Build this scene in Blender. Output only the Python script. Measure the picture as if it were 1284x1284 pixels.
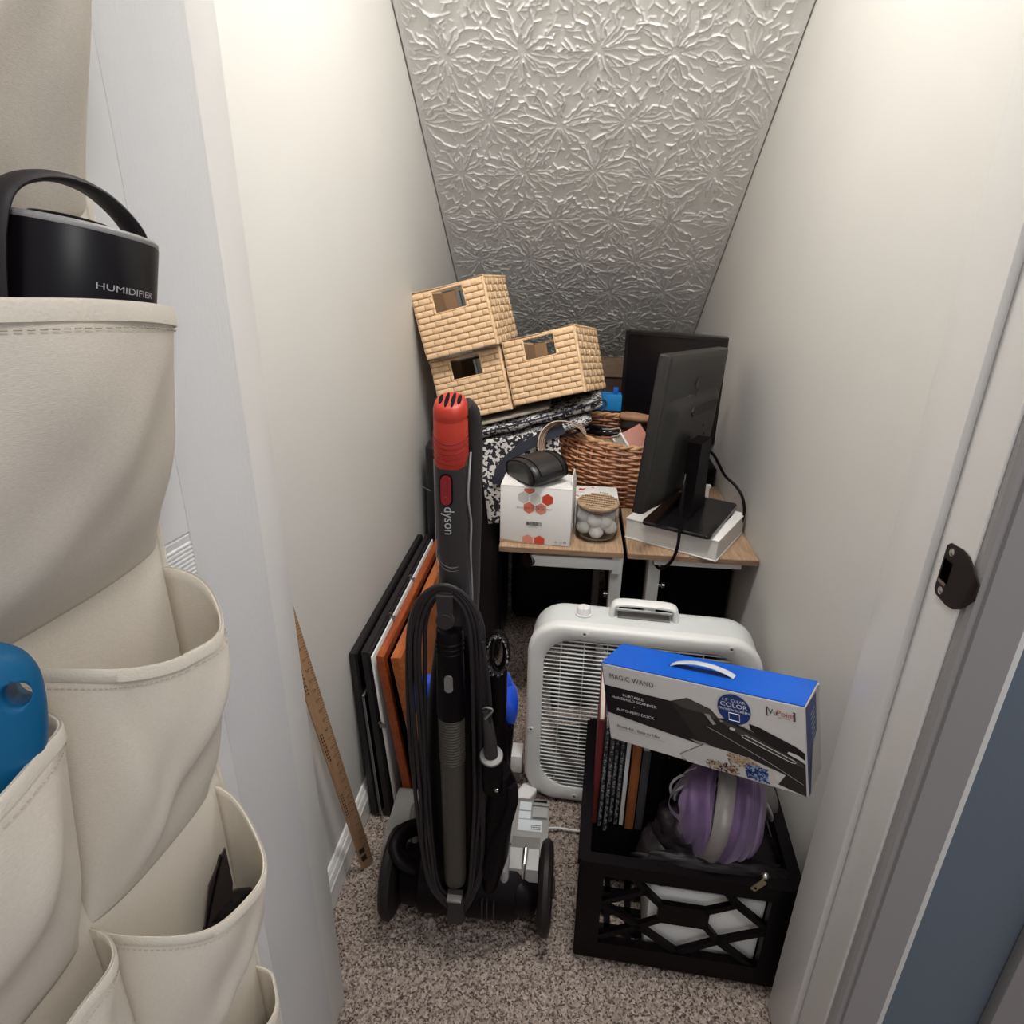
import bpy, bmesh, math, random
import numpy as np
from mathutils import Vector, Matrix, Euler, noise
random.seed(7); rng = np.random.default_rng(7)
for o in list(bpy.data.objects): bpy.data.objects.remove(o)
C = bpy.context.scene.collection
PI = math.pi
def R(d): return math.radians(d)

# ---------------------------------------------------------------- camera
cam = bpy.data.objects.new('camera', bpy.data.cameras.new('camera')); C.objects.link(cam)
cam.data.sensor_width = 36; cam.data.lens = 802/1284*36; cam.data.clip_start = 0.02
m = Matrix(((0.994977, -0.052253, 0.085388), (0.09881, 0.375713, -0.921453), (0.016067, 0.925262, 0.378989))).to_4x4()
m.translation = (0, 0, 1.25); cam.matrix_world = m
bpy.context.scene.camera = cam
# ---------------------------------------------------------------- light: a disc lamp on the ceiling just inside the door, dim hall and an added fill light behind the camera
w = bpy.data.worlds.new('hall'); bpy.context.scene.world = w; w.use_nodes = True
w.node_tree.nodes['Background'].inputs[0].default_value = (.96, .96, 1.0, 1)
w.node_tree.nodes['Background'].inputs[1].default_value = .52
def area(name, loc, rot, size, power, col, shape='DISK', sy=None):
    l = bpy.data.lights.new(name, 'AREA'); l.energy = power; l.color = col; l.shape = shape; l.size = size
    if sy: l.size_y = sy
    o = bpy.data.objects.new(name, l); C.objects.link(o); o.location = loc; o.rotation_euler = rot; return o
area('closet_lamp', (.03, .86, 2.365), (R(38), 0, 0), .42, 37, (1, .975, .94))
hl_ = area('hall_fill_light', (.55, -.40, 2.36), (0, 0, 0), .4, 9, (1, .98, .96)); hl_.rotation_euler = Vector((-.85, .95, -1.35)).to_track_quat('-Z', 'Y').to_euler()  # unseen fill, added to brighten the open door and the canvas pockets
vs = bpy.context.scene.view_settings
vs.view_transform = 'Standard'; vs.look = 'None'; vs.gamma = 1; vs.use_curve_mapping = False; vs.exposure = .13
bpy.context.scene.cycles.max_bounces = 8

# ---------------------------------------------------------------- materials
MATS = {}
def mat(name, col, rough=.6, metal=0, noise_s=0, noise_a=0, bump=0, bump_s=200, coat=0, trans=0, ior=1.45, alpha=1, spec=.5, sheen=0):
    if name in MATS: return MATS[name]
    M = bpy.data.materials.new(name); M.use_nodes = True; nt = M.node_tree; b = nt.nodes['Principled BSDF']
    b.inputs['Base Color'].default_value = (*col, 1); b.inputs['Roughness'].default_value = rough; b.inputs['Metallic'].default_value = metal
    b.inputs['Specular IOR Level'].default_value = spec
    b.inputs['Coat Weight'].default_value = coat; b.inputs['Transmission Weight'].default_value = trans; b.inputs['IOR'].default_value = ior
    b.inputs['Sheen Weight'].default_value = sheen
    tc = nt.nodes.new('ShaderNodeTexCoord')
    if noise_a:
        n = nt.nodes.new('ShaderNodeTexNoise'); n.inputs['Scale'].default_value = noise_s; n.inputs['Detail'].default_value = 6
        nt.links.new(tc.outputs['Object'], n.inputs['Vector'])
        r = nt.nodes.new('ShaderNodeMapRange'); r.inputs['From Min'].default_value = .3; r.inputs['From Max'].default_value = .7
        r.inputs['To Min'].default_value = 1-noise_a; r.inputs['To Max'].default_value = 1+noise_a
        nt.links.new(n.outputs['Fac'], r.inputs['Value'])
        mx = nt.nodes.new('ShaderNodeVectorMath'); mx.operation = 'SCALE'; mx.inputs[0].default_value = col
        nt.links.new(r.outputs['Result'], mx.inputs['Scale']); nt.links.new(mx.outputs['Vector'], b.inputs['Base Color'])
    if bump:
        n2 = nt.nodes.new('ShaderNodeTexNoise'); n2.inputs['Scale'].default_value = bump_s; n2.inputs['Detail'].default_value = 4
        nt.links.new(tc.outputs['Object'], n2.inputs['Vector'])
        bp = nt.nodes.new('ShaderNodeBump'); bp.inputs['Strength'].default_value = bump; bp.inputs['Distance'].default_value = .002
        nt.links.new(n2.outputs['Fac'], bp.inputs['Height']); nt.links.new(bp.outputs['Normal'], b.inputs['Normal'])
    MATS[name] = M; return M
def ramp_mat(name, tex, stops, scale, rough=.6, vec_scale=(1, 1, 1), rot=(0, 0, 0), detail=6, bump=0, interp='LINEAR', distort=0, spec=.5):
    """Colour straight from a procedural texture through a ramp: wood grain, carpet fleck, fabric print."""
    if name in MATS: return MATS[name]
    M = bpy.data.materials.new(name); M.use_nodes = True; nt = M.node_tree; b = nt.nodes['Principled BSDF']; b.inputs['Roughness'].default_value = rough
    b.inputs['Specular IOR Level'].default_value = spec
    tc = nt.nodes.new('ShaderNodeTexCoord'); mp = nt.nodes.new('ShaderNodeMapping')
    mp.inputs['Scale'].default_value = vec_scale; mp.inputs['Rotation'].default_value = rot
    nt.links.new(tc.outputs['Object'], mp.inputs['Vector'])
    if tex == 'voronoi':
        t = nt.nodes.new('ShaderNodeTexVoronoi'); t.inputs['Scale'].default_value = scale; out = t.outputs['Color']
        bw = nt.nodes.new('ShaderNodeSeparateColor'); nt.links.new(out, bw.inputs[0]); out = bw.outputs[0]
    elif tex == 'wave':
        t = nt.nodes.new('ShaderNodeTexWave'); t.inputs['Scale'].default_value = scale; t.inputs['Distortion'].default_value = distort; t.inputs['Detail'].default_value = 3; out = t.outputs['Fac']
    else:
        t = nt.nodes.new('ShaderNodeTexNoise'); t.inputs['Scale'].default_value = scale; t.inputs['Detail'].default_value = detail; t.inputs['Distortion'].default_value = distort; out = t.outputs['Fac']
    nt.links.new(mp.outputs['Vector'], t.inputs['Vector'])
    r = nt.nodes.new('ShaderNodeValToRGB'); r.color_ramp.interpolation = interp
    while len(r.color_ramp.elements) < len(stops): r.color_ramp.elements.new(.5)
    for e, (p, c) in zip(r.color_ramp.elements, stops): e.position = p; e.color = (*c, 1)
    nt.links.new(out, r.inputs['Fac']); nt.links.new(r.outputs['Color'], b.inputs['Base Color'])
    if bump:
        bp = nt.nodes.new('ShaderNodeBump'); bp.inputs['Strength'].default_value = bump; bp.inputs['Distance'].default_value = .002
        nt.links.new(out, bp.inputs['Height']); nt.links.new(bp.outputs['Normal'], b.inputs['Normal'])
    MATS[name] = M; return M
def grain_bump(M, vec_scale, scale, strength, dist=.002):
    """Embossed grain: stretched noise as fine relief on an existing material."""
    nt = M.node_tree; b = nt.nodes['Principled BSDF']; tc = nt.nodes.new('ShaderNodeTexCoord'); mp = nt.nodes.new('ShaderNodeMapping')
    mp.inputs['Scale'].default_value = vec_scale; t = nt.nodes.new('ShaderNodeTexNoise'); t.inputs['Scale'].default_value = scale; t.inputs['Detail'].default_value = 2
    bp = nt.nodes.new('ShaderNodeBump'); bp.inputs['Strength'].default_value = strength; bp.inputs['Distance'].default_value = dist
    nt.links.new(tc.outputs['Object'], mp.inputs['Vector']); nt.links.new(mp.outputs['Vector'], t.inputs['Vector'])
    nt.links.new(t.outputs['Fac'], bp.inputs['Height']); nt.links.new(bp.outputs['Normal'], b.inputs['Normal'])
    return M
wallp = mat('wall_paint', (.625, .61, .575), .55, bump=.12, bump_s=90, noise_s=3, noise_a=.02)
ceilp = mat('ceiling_plaster', (.86, .845, .82), .55)
trimp = mat('trim_paint', (.70, .69, .665), .35, bump=.05, bump_s=120)
doorp_v = grain_bump(mat('door_paint_stile', (.66, .66, .665), .42), (260, 260, 14), 3, .35)
doorp_h = grain_bump(mat('door_paint_rail', (.68, .68, .68), .42), (10, 10, 95), 3.2, 1.0, .004)
doorp_p = mat('door_paint_panel', (.68, .68, .68), .42)
bluep = mat('blue_hall_paint', (.115, .142, .178), .6, bump=.15, bump_s=300)
casep = mat('casing_paint_dimmed', (.27, .258, .254), .4)  # white trim paint darkened: the hall's dimness is put into the colour
canvas = ramp_mat('canvas', 'noise', [(.3, (.70, .635, .535)), (.7, (.81, .745, .645))], 400, .9, (1, 1, 6), bump=.25)
canvas_hem = mat('canvas_hem', (.76, .70, .60), .9, bump=.3, bump_s=500)
black = mat('black_plastic', (.0032, .0019, .0028), .42, spec=.14)
black_matte = mat('black_matte', (.005, .0035, .0048), .8, spec=.12)
dark_gray = mat('dark_gray_plastic', (.032, .0275, .028), .42, spec=.26)
mid_gray = mat('mid_gray_plastic', (.16, .155, .15), .4)
silver = mat('silver_plastic', (.33, .325, .32), .45, metal=.3)
chrome = mat('chrome', (.7, .69, .67), .2, metal=1)
red = mat('red_plastic', (.35, .026, .012), .42, spec=.35)
darkred = mat('dark_red_plastic', (.22, .008, .012), .4)
cordm = mat('gray_cord', (.020, .016, .018), .45, spec=.35)
white_p = mat('white_plastic', (.70, .70, .68), .4)
fanshell = mat('fan_shell_plastic', (.60, .62, .615), .35)
white_paper = mat('white_paper', (.74, .73, .70), .7)
white_metal = mat('white_metal', (.68, .68, .66), .4)
bluepl = mat('blue_plastic', (.004, .06, .52), .25, coat=.3)
glass = mat('clear_glass', (.97, .97, .95), .03, trans=1, ior=1.3)

# ---------------------------------------------------------------- mesh helpers
class G:
    def __init__(s): s.bm = bmesh.new(); s.X = Matrix.Identity(4)
    def _v(s, p): return s.bm.verts.new(s.X @ Vector(p))
    def box(s, c, d, rot=None, bev=0, seg=2):
        mm = Matrix.Translation(Vector(c)) @ (Euler(rot).to_matrix().to_4x4() if rot else Matrix.Identity(4)) @ Matrix.Diagonal((d[0], d[1], d[2], 1))
        r = bmesh.ops.create_cube(s.bm, size=1, matrix=s.X @ mm)
        if bev:
            es = {e for v in r['verts'] for e in v.link_edges}
            bmesh.ops.bevel(s.bm, geom=list(es), offset=bev, segments=seg, affect='EDGES', profile=.5)
        return s
    def loft(s, loops, closed=True, cap=True):
        vs = [[s._v(p) for p in L] for L in loops]; n = len(loops[0])
        for a, b in zip(vs, vs[1:]):
            for i in range(n if closed else n-1):
                j = (i+1) % n
                try: s.bm.faces.new((a[i], a[j], b[j], b[i]))
                except ValueError: pass
        if cap and closed:
            for L in (vs[0], vs[-1]):
                try: s.bm.faces.new(L)
                except ValueError: pass
        return s
    def tube(s, pts, r, n=8, closed=False, flat=1, up=None, cap=True):
        P = [Vector(p) for p in pts]; N = len(P); loops = []; prev = None
        for i, p in enumerate(P):
            a = P[(i-1) % N] if (closed or i) else P[0]; b = P[(i+1) % N] if (closed or i < N-1) else P[-1]
            t = (b-a).normalized()
            if up is not None: x = Vector(up).cross(t)
            elif prev is not None: x = prev - t*prev.dot(t)
            else: x = t.cross(Vector((0, 0, 1)))
            if x.length < 1e-5: x = t.cross(Vector((0, 1, 0)))
            x.normalize(); prev = x; y = t.cross(x); rr = r[i] if hasattr(r, '__len__') else r
            loops.append([p + x*rr*math.cos(k*2*PI/n) + y*rr*flat*math.sin(k*2*PI/n) for k in range(n)])
        if closed: loops.append(loops[0]); return s.loft(loops, cap=False)
        return s.loft(loops, cap=cap)
    def cyl(s, a, b, r, r2=None, n=20): return s.tube([a, b], [r, r if r2 is None else r2], n)
    def lathe(s, prof, n=24, c=(0, 0, 0), axis=(0, 0, 1), cap=True, sx=1, sy=1):
        q = Vector((0, 0, 1)).rotation_difference(Vector(axis)); c = Vector(c)
        return s.loft([[c + q @ Vector((r*sx*math.cos(k*2*PI/n), r*sy*math.sin(k*2*PI/n), z)) for k in range(n)] for r, z in prof], cap=cap)
    def ball(s, c, r, sc=(1, 1, 1), sub=2, rot=None):
        mm = Matrix.Translation(Vector(c)) @ (Euler(rot).to_matrix().to_4x4() if rot else Matrix.Identity(4)) @ Matrix.Diagonal((*[r*k for k in sc], 1))
        bmesh.ops.create_icosphere(s.bm, subdivisions=sub, radius=1, matrix=s.X @ mm); return s
    def prism(s, outline, o, ux, uy, depth):
        """outline (u,v) points on the plane through o, pushed along ux x uy by depth."""
        o, ux, uy = Vector(o), Vector(ux), Vector(uy); n = ux.cross(uy).normalized()
        return s.loft([[o+ux*u+uy*v for u, v in outline], [o+ux*u+uy*v+n*depth for u, v in outline]])
    def grid(s, f, nu, nv, cu=False):
        vs = [[s._v(f(i/(nu if cu else nu-1), j/(nv-1))) for i in range(nu)] for j in range(nv)]
        for j in range(nv-1):
            for i in range(nu if cu else nu-1):
                k = (i+1) % nu; s.bm.faces.new((vs[j][i], vs[j][k], vs[j+1][k], vs[j+1][i]))
        return s
    def bar(s, a, b, wd, th, up=(0, 0, 1)):
        """rectangular bar from a to b: wd across, th along up"""
        a, b, up = Vector(a), Vector(b), Vector(up); t = (b-a).normalized(); x = t.cross(up).normalized(); y = x.cross(t)
        return s.loft([[p + x*wd/2*i + y*th/2*j for i, j in ((-1, -1), (1, -1), (1, 1), (-1, 1))] for p in (a, b)])
WM = {}
def obj(name, g, M, parent=None, smooth=True, world=False, label=None, angle=35):
    """link one mesh object; world=True: shape was built in world coordinates, so bring it into the parent's frame"""
    bm = g.bm if isinstance(g, G) else g
    if world and parent is not None: bm.transform(wm(parent).inverted())
    bmesh.ops.recalc_face_normals(bm, faces=bm.faces)
    me = bpy.data.meshes.new(name); bm.to_mesh(me); bm.free()
    if smooth:
        for p in me.polygons: p.use_smooth = True
        me.set_sharp_from_angle(angle=R(angle))
    me.materials.append(M); o = bpy.data.objects.new(name, me); C.objects.link(o)
    if parent is not None: o.parent = parent
    if label: o['label'] = label
    return o
def wm(o):
    mm = Matrix.LocRotScale(o.location, o.rotation_euler, o.scale)
    return wm(o.parent) @ mm if o.parent else mm
def thing(name, label, cat, loc=(0, 0, 0), rot=(0, 0, 0), group=None):
    o = bpy.data.objects.new(name, None); o.empty_display_size = .05; C.objects.link(o); o.location = loc; o.rotation_euler = rot
    o['label'] = label; o['category'] = cat
    if group: o['group'] = group
    return o
def tag(o, label, cat, group=None):
    o['label'] = label; o['category'] = cat
    if group: o['group'] = group
    return o
def struct(name, g, M, parent=None, **k):
    o = obj(name, g, M, parent, **k)
    if parent is None: o['kind'] = 'structure'
    return o
def copy_tree(o, parent=None):
    c = o.copy(); C.objects.link(c); c.parent = parent
    for ch in [x for x in bpy.data.objects if x.parent == o]: copy_tree(ch, c)
    return c
def text(s, size, o, ux, uy, M, parent, name='lettering', align='LEFT', shear=0, sx=1, off=.0006, space=1):
    """flat lettering on the plane (o, ux, uy) in the parent's frame"""
    cu = bpy.data.curves.new('t', 'FONT'); cu.body = s; cu.size = size; cu.align_x = align; cu.shear = shear; cu.space_character = space; cu.resolution_u = 3
    t = bpy.data.objects.new('t', cu); C.objects.link(t); bpy.context.view_layer.update()
    me = bpy.data.meshes.new_from_object(t.evaluated_get(bpy.context.evaluated_depsgraph_get()))
    bpy.data.objects.remove(t); me.name = name
    ux, uy = Vector(ux).normalized(), Vector(uy).normalized(); n = ux.cross(uy)
    mm = Matrix((ux*sx, uy, n)).transposed().to_4x4(); mm.translation = Vector(o) + n*off
    me.transform(mm); me.materials.clear(); me.materials.append(M)
    ob = bpy.data.objects.new(name, me); C.objects.link(ob); ob.parent = parent; return ob
def flat(name, outline, o, ux, uy, M, parent, off=.0004):
    """a printed patch lying on a face"""
    ux, uy = Vector(ux).normalized(), Vector(uy).normalized(); n = ux.cross(uy); g = G()
    vs = [g._v(Vector(o)+ux*u+uy*v+n*off) for u, v in outline]; f = g.bm.faces.new(vs)
    bmesh.ops.triangulate(g.bm, faces=[f])
    return obj(name, g, M, parent, smooth=False)
def rrect(x0, x1, z0, z1, r, n=8):
    p = []
    for cx, cz, a in ((x1-r, z1-r, 0), (x0+r, z1-r, 90), (x0+r, z0+r, 180), (x1-r, z0+r, 270)):
        p += [(cx+r*math.cos(R(a+90*k/n)), cz+r*math.sin(R(a+90*k/n))) for k in range(n+1)]
    return p
def disc(cx, cy, r, n=24, ry=None): return [(cx+r*math.cos(k*2*PI/n), cy+(ry or r)*math.sin(k*2*PI/n)) for k in range(n)]
def spline(P, n=10, closed=False):
    """Catmull-Rom through the points"""
    P = [Vector(p) for p in P]; out = []; N = len(P)
    for i in range(N if closed else N-1):
        a, b, c, d = (P[(i+k) % N] if closed else P[min(max(i+k, 0), N-1)] for k in (-1, 0, 1, 2))
        for k in range(n):
            t = k/n; out.append(.5*((2*b)+(c-a)*t+(2*a-5*b+4*c-d)*t*t+(3*b-a-3*c+d)*t**3))
    if not closed: out.append(P[-1])
    return out

# ---------------------------------------------------------------- setting
XL, XR = -.445, .467
SL = -.813
def zc(y): return 1.755 + SL*(y-1.696)
struct('wall_left', G().box((XL-.05, 2.0, 1.25), (.1, 2.66, 2.5)), wallp, smooth=False)
struct('wall_right', G().box((XR+.05, 2.0, 1.25), (.1, 2.66, 2.5)), wallp, smooth=False)
struct('wall_back', G().box((.011, 3.2, .5), (XR-XL, .06, 1.0)), wallp, smooth=False)
struct('wall_front', G().box((.011, .70, 2.25), (1.3, .13, .44)), wallp, smooth=False)
struct('wall_hall', G().box((1.15, .70, 1.25), (1.37, .13, 2.5)), bluep, smooth=False)
struct('wall_hall_left', G().box((-1.2, .70, 1.25), (1.46, .13, 2.5)), bluep, smooth=False)
struct('ceiling_landing', G().box((.011, .95, 2.45), (1.0, .64, .06)), wallp, smooth=False)
# sloped plaster ceiling with its stomped flower relief, modelled as relief
def stomp_ceiling():
    gap = .004; x0, x1 = XL+gap, XR-gap; cs = 1/math.cos(math.atan(SL)); y0, y1 = .88, 3.25
    step = .0020; nx = int((x1-x0)/step); ns = int((y1-y0)*cs/step)
    xs = np.linspace(x0, x1, nx); ss = np.linspace(0, (y1-y0)*cs, ns); H = np.zeros((ns, nx), np.float32)
    def seg(xa, sa, xb, sb, wd, h):
        pad = wd*3; i0 = max(int((min(xa, xb)-pad-x0)/step), 0); i1 = min(int((max(xa, xb)+pad-x0)/step)+2, nx)
        j0 = max(int((min(sa, sb)-pad)/step), 0); j1 = min(int((max(sa, sb)+pad)/step)+2, ns)
        if i1 <= i0 or j1 <= j0: return
        X, S = np.meshgrid(xs[i0:i1], ss[j0:j1]); dx, ds = xb-xa, sb-sa; L2 = dx*dx+ds*ds+1e-12
        t = np.clip(((X-xa)*dx+(S-sa)*ds)/L2, 0, 1); d2 = (X-xa-t*dx)**2+(S-sa-t*ds)**2
        H[j0:j1, i0:i1] = np.maximum(H[j0:j1, i0:i1], h*np.exp(-d2/(wd*wd)))
    s_off = (1.797-y0)*cs
    for row in range(-5, 9):
        for k in range(-3, 4):
            cx = .012 + (k + (.5 if row % 2 else 0))*.181 + rng.normal(0, .010); c_s = s_off + row*.177 + rng.normal(0, .010)
            if not (x0-.06 < cx < x1+.06): continue
            a0 = rng.uniform(0, 6.28); nr = 26
            for q in range(nr):
                a = a0 + q*2*PI/nr + rng.normal(0, .09); r0 = rng.uniform(.010, .035); r1 = rng.uniform(.062, .112)
                hh = rng.uniform(.0032, .0056); pr = (cx+r0*math.cos(a), c_s+r0*math.sin(a)); n = 5
                for i in range(1, n+1):
                    aa = a + rng.normal(0, .065); r = r0+(r1-r0)*i/n; p = (cx+r*math.cos(aa), c_s+r*math.sin(aa))
                    seg(*pr, *p, rng.uniform(.0012, .0021), hh*rng.uniform(.6, 1.1)); pr = p
                if rng.random() < .8:                      # the forked tip where the brush let go
                    for sg in (-1, 1):
                        b = a + sg*rng.uniform(.5, 1.1); l = rng.uniform(.008, .024)
                        seg(*pr, pr[0]+l*math.cos(b), pr[1]+l*math.sin(b), rng.uniform(.0014, .0022), hh*rng.uniform(.5, 1))
                if rng.random() < .5:
                    l = rng.uniform(.01, .02); r = rng.uniform(.03, .07); b = a+rng.uniform(-.9, .9)
                    px, ps = cx+r*math.cos(a), c_s+r*math.sin(a); seg(px, ps, px+l*math.cos(b), ps+l*math.sin(b), .002, hh*.7)
    for q in range(2600):                                  # small dabs between the flowers
        px, ps = rng.uniform(x0, x1), rng.uniform(0, ss[-1]); a = rng.uniform(0, 6.28); l = rng.uniform(.004, .014)
        seg(px, ps, px+l*math.cos(a), ps+l*math.sin(a), .0018, rng.uniform(.0008, .002))
    edge = np.clip(np.minimum(xs-x0, x1-xs)/.016-.3, 0, 1); H *= edge[None, :]
    H += rng.normal(0, .00008, H.shape)
    X, S = np.meshgrid(xs, ss); ca = math.cos(math.atan(SL)); sa = math.sin(math.atan(SL)); Y = y0+S*ca; Z = zc(y0)+S*sa
    co = np.stack([X, Y+H*sa, Z-H*ca], -1).reshape(-1, 3)
    idx = np.arange(ns*nx).reshape(ns, nx); F = np.stack([idx[:-1, :-1], idx[:-1, 1:], idx[1:, 1:], idx[1:, :-1]], -1).reshape(-1, 4)
    me = bpy.data.meshes.new('ceiling'); me.vertices.add(len(co)); me.vertices.foreach_set('co', co.ravel())
    me.loops.add(F.size); me.loops.foreach_set('vertex_index', F.ravel()); me.polygons.add(len(F)); me.polygons.foreach_set('loop_start', np.arange(0, F.size, 4))
    me.polygons.foreach_set('use_smooth', np.ones(len(F), bool)); me.update(calc_edges=True); me.materials.append(ceilp)
    o = bpy.data.objects.new('ceiling', me); C.objects.link(o); o['kind'] = 'structure'
stomp_ceiling()
g = G(); g.loft([[(XL-.02, y, zc(y)+h) for y, h in ((.88, .006), (3.25, .006), (3.25, .08), (.88, .08))], [(XR+.02, y, zc(y)+h) for y, h in ((.88, .006), (3.25, .006), (3.25, .08), (.88, .08))]])
struct('ceiling_slope_backing', g, wallp, smooth=False)

# carpet: flecked loop pile, real bumps
carpet = ramp_mat('carpet_pile', 'voronoi', [(.0, (.055, .040, .033)), (.22, (.13, .098, .082)), (.40, (.255, .205, .172)), (.75, (.335, .275, .235)), (1, (.44, .375, .325))], 300, .95, bump=.4, spec=.1)
def carpet_mesh():
    x0, x1, y0, y1, st = XL, XR, .45, 2.6, .0032; xs = np.arange(x0, x1+st, st); ys = np.arange(y0, y1, st); nx, ny = len(xs), len(ys)
    Hh = rng.random((ny, nx)); Hh = (Hh + np.roll(Hh, 1, 0) + np.roll(Hh, 1, 1) + np.roll(Hh, (1, 1), (0, 1)))/4
    low = rng.random((ny//9+2, nx//9+2)); low = np.kron(low, np.ones((9, 9)))[:ny, :nx]
    for _ in range(6): low = (low+np.roll(low, 2, 0)+np.roll(low, -2, 0)+np.roll(low, 2, 1)+np.roll(low, -2, 1))/5
    Z = -.010 + Hh*.013 + (low-.5)*.006
    X, Y = np.meshgrid(np.minimum(xs, x1), ys); X = X+rng.normal(0, .0007, X.shape); Y = Y+rng.normal(0, .0007, X.shape)
    X = np.clip(X, x0, x1)
    co = np.stack([X, Y, Z], -1).reshape(-1, 3); idx = np.arange(nx*ny).reshape(ny, nx)
    F = np.stack([idx[:-1, :-1], idx[:-1, 1:], idx[1:, 1:], idx[1:, :-1]], -1).reshape(-1, 4)
    me = bpy.data.meshes.new('carpet_pile'); me.vertices.add(len(co)); me.vertices.foreach_set('co', co.ravel())
    me.loops.add(F.size); me.loops.foreach_set('vertex_index', F.ravel()); me.polygons.add(len(F)); me.polygons.foreach_set('loop_start', np.arange(0, F.size, 4))
    me.polygons.foreach_set('use_smooth', np.ones(len(F), bool)); me.update(calc_edges=True); me.materials.append(carpet)
    return me
fl = struct('floor', G().box((.2, 1.0, -.04), (3.6, 5.0, .05)), carpet, smooth=False)
cp = bpy.data.objects.new('carpet_pile', carpet_mesh()); C.objects.link(cp); cp['kind'] = 'stuff'; cp.parent = fl

# baseboards with their two grooves
def base_prof(sgn, x):
    return [(x, 0), (x+sgn*.014, 0), (x+sgn*.014, .050), (x+sgn*.011, .054), (x+sgn*.011, .058), (x+sgn*.013, .061), (x+sgn*.010, .070), (x+sgn*.007, .073), (x+sgn*.0075, .077), (x+sgn*.004, .083), (x, .084)]
for nm, x, sg in (('baseboard_left', XL, 1), ('baseboard_right', XR, -1)):
    pr = base_prof(sg, x); struct(nm, G().loft([[(a, y, b) for a, b in pr] for y in (.77, 3.0)]), trimp, angle=20)

# door frame: left jamb, right jamb with stop, casing
g = G(); g.box((-.436, .70, 1.02), (.10, .14, 2.04), bev=.002); g.box((-.369, .666, 1.02), (.034, .072, 2.04), bev=.002)
struct('trim_1', g, trimp)
jamb = struct('trim_2', G().box((.455, .70, 1.02), (.08, .14, 2.04), bev=.0015), trimp)
obj('door_stop', G().box((.4095, .730, 1.02), (.011, .082, 2.04), bev=.002), trimp, jamb)
struct('trim_3', G().box((.03, .70, 2.06), (.9, .14, .06)), trimp)
# casing on the hall side: bead, hollow and flat
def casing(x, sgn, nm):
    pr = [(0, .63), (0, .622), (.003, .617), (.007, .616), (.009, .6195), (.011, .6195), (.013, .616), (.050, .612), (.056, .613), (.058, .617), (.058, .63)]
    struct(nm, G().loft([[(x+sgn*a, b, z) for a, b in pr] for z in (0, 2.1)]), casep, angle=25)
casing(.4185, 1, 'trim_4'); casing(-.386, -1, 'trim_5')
# another door's casing further along the hall wall
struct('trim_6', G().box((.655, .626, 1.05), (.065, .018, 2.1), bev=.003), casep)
# strike plate with lip, latch hole and two screws
spm = mat('bronze_plate', (.035, .028, .027), .38, metal=.7)
g = G(); ol = [(0, -.031), (.022, -.033), (.034, -.031), (.044, -.025), (.050, -.017), (.0535, -.009), (.0535, .009), (.050, .017), (.044, .025), (.034, .031), (.022, .033), (0, .031), (-.005, .026), (-.005, -.026)]
def yx(u): return .668-u
loops = []
for dx in (0, -.0018):
    loops.append([(.4145+dx+(.005 if u > .052 else .002 if u > .048 else 0), yx(u), .935+v) for u, v in ol])
sp = obj('strike_plate', g.loft(loops), spm, jamb, label='dark bronze strike plate')
obj('latch_hole', G().box((.4125, .662, .935), (.0012, .014, .024)), mat('hole_black', (.001, .001, .001), .9, spec=0), sp)
obj('latch_edge', G().box((.4120, .662, .9215), (.0012, .014, .004)), chrome, sp)
for z in (.912, .958): obj('screw', G().lathe([(.0045, 0), (.0045, .001), (.002, .0016)], 12, (.413, .661, z), (-1, 0, 0)), chrome, sp)
# ---------------------------------------------------------------- open door on the left, its embossed panels
DA = R(8); DROT = math.atan2(-math.cos(DA), -math.sin(DA)); DH = (-.338, .622, 0)
door = struct('door_1', G().box((.40, -.026, 1.02), (.80, .014, 2.02)), doorp_p, smooth=False)
door.location = DH; door.rotation_euler = (0, 0, DROT)
for x0, x1 in ((0, .105), (.695, .80)): obj('stile', G().box(((x0+x1)/2, -.0175, 1.02), (x1-x0, .035, 2.02), bev=.0012), doorp_v, door)
obj('stile', G().box((.40, -.0175, 1.02), (.10, .034, 2.02)), doorp_v, door)
rails = [(.01, .24), (.80, 1.0), (1.64, 1.75), (1.90, 2.03)]
for z0, z1 in rails:
    for x0, x1 in ((.105, .35), (.45, .695)):          # rails carry a coarse embossed grain of ridges lying along them
        rr_ = random.Random(int(z0*100)); n = int((z1-z0-.012)/.0044); pf = [(-.035, z0), (-.004, z0), (-.0006, z0+.003)]
        for q in range(n):
            z = z0+.006+q*.0044; a = .0011+.0005*rr_.random(); pf += [(-a, z), (-.0001, z+.0010+.0004*rr_.random()), (-.0001, z+.0028), (-a*1.1, z+.0038)]
        pf += [(-.0006, z1-.003), (-.004, z1), (-.035, z1)]
        obj('rail', G().loft([[(x, y, z) for y, z in pf] for x in (x0, x1)]), doorp_p, door, angle=25)
for z0, z1 in ((.24, .80), (1.0, 1.64), (1.75, 1.90)):
    for x0, x1 in ((.105, .35), (.45, .695)):
        st = [(0, -.0005), (.002, -.0050), (.008, -.0050), (.010, -.0095), (.018, -.0150), (.026, -.0150), (.028, -.0120), (.050, -.0045), (.053, -.0040)]
        obj('door_panel', G().loft([[(x0+i, y, z0+i), (x1-i, y, z0+i), (x1-i, y, z1-i), (x0+i, y, z1-i)] for i, y in st]), doorp_p, door, angle=12)
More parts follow.
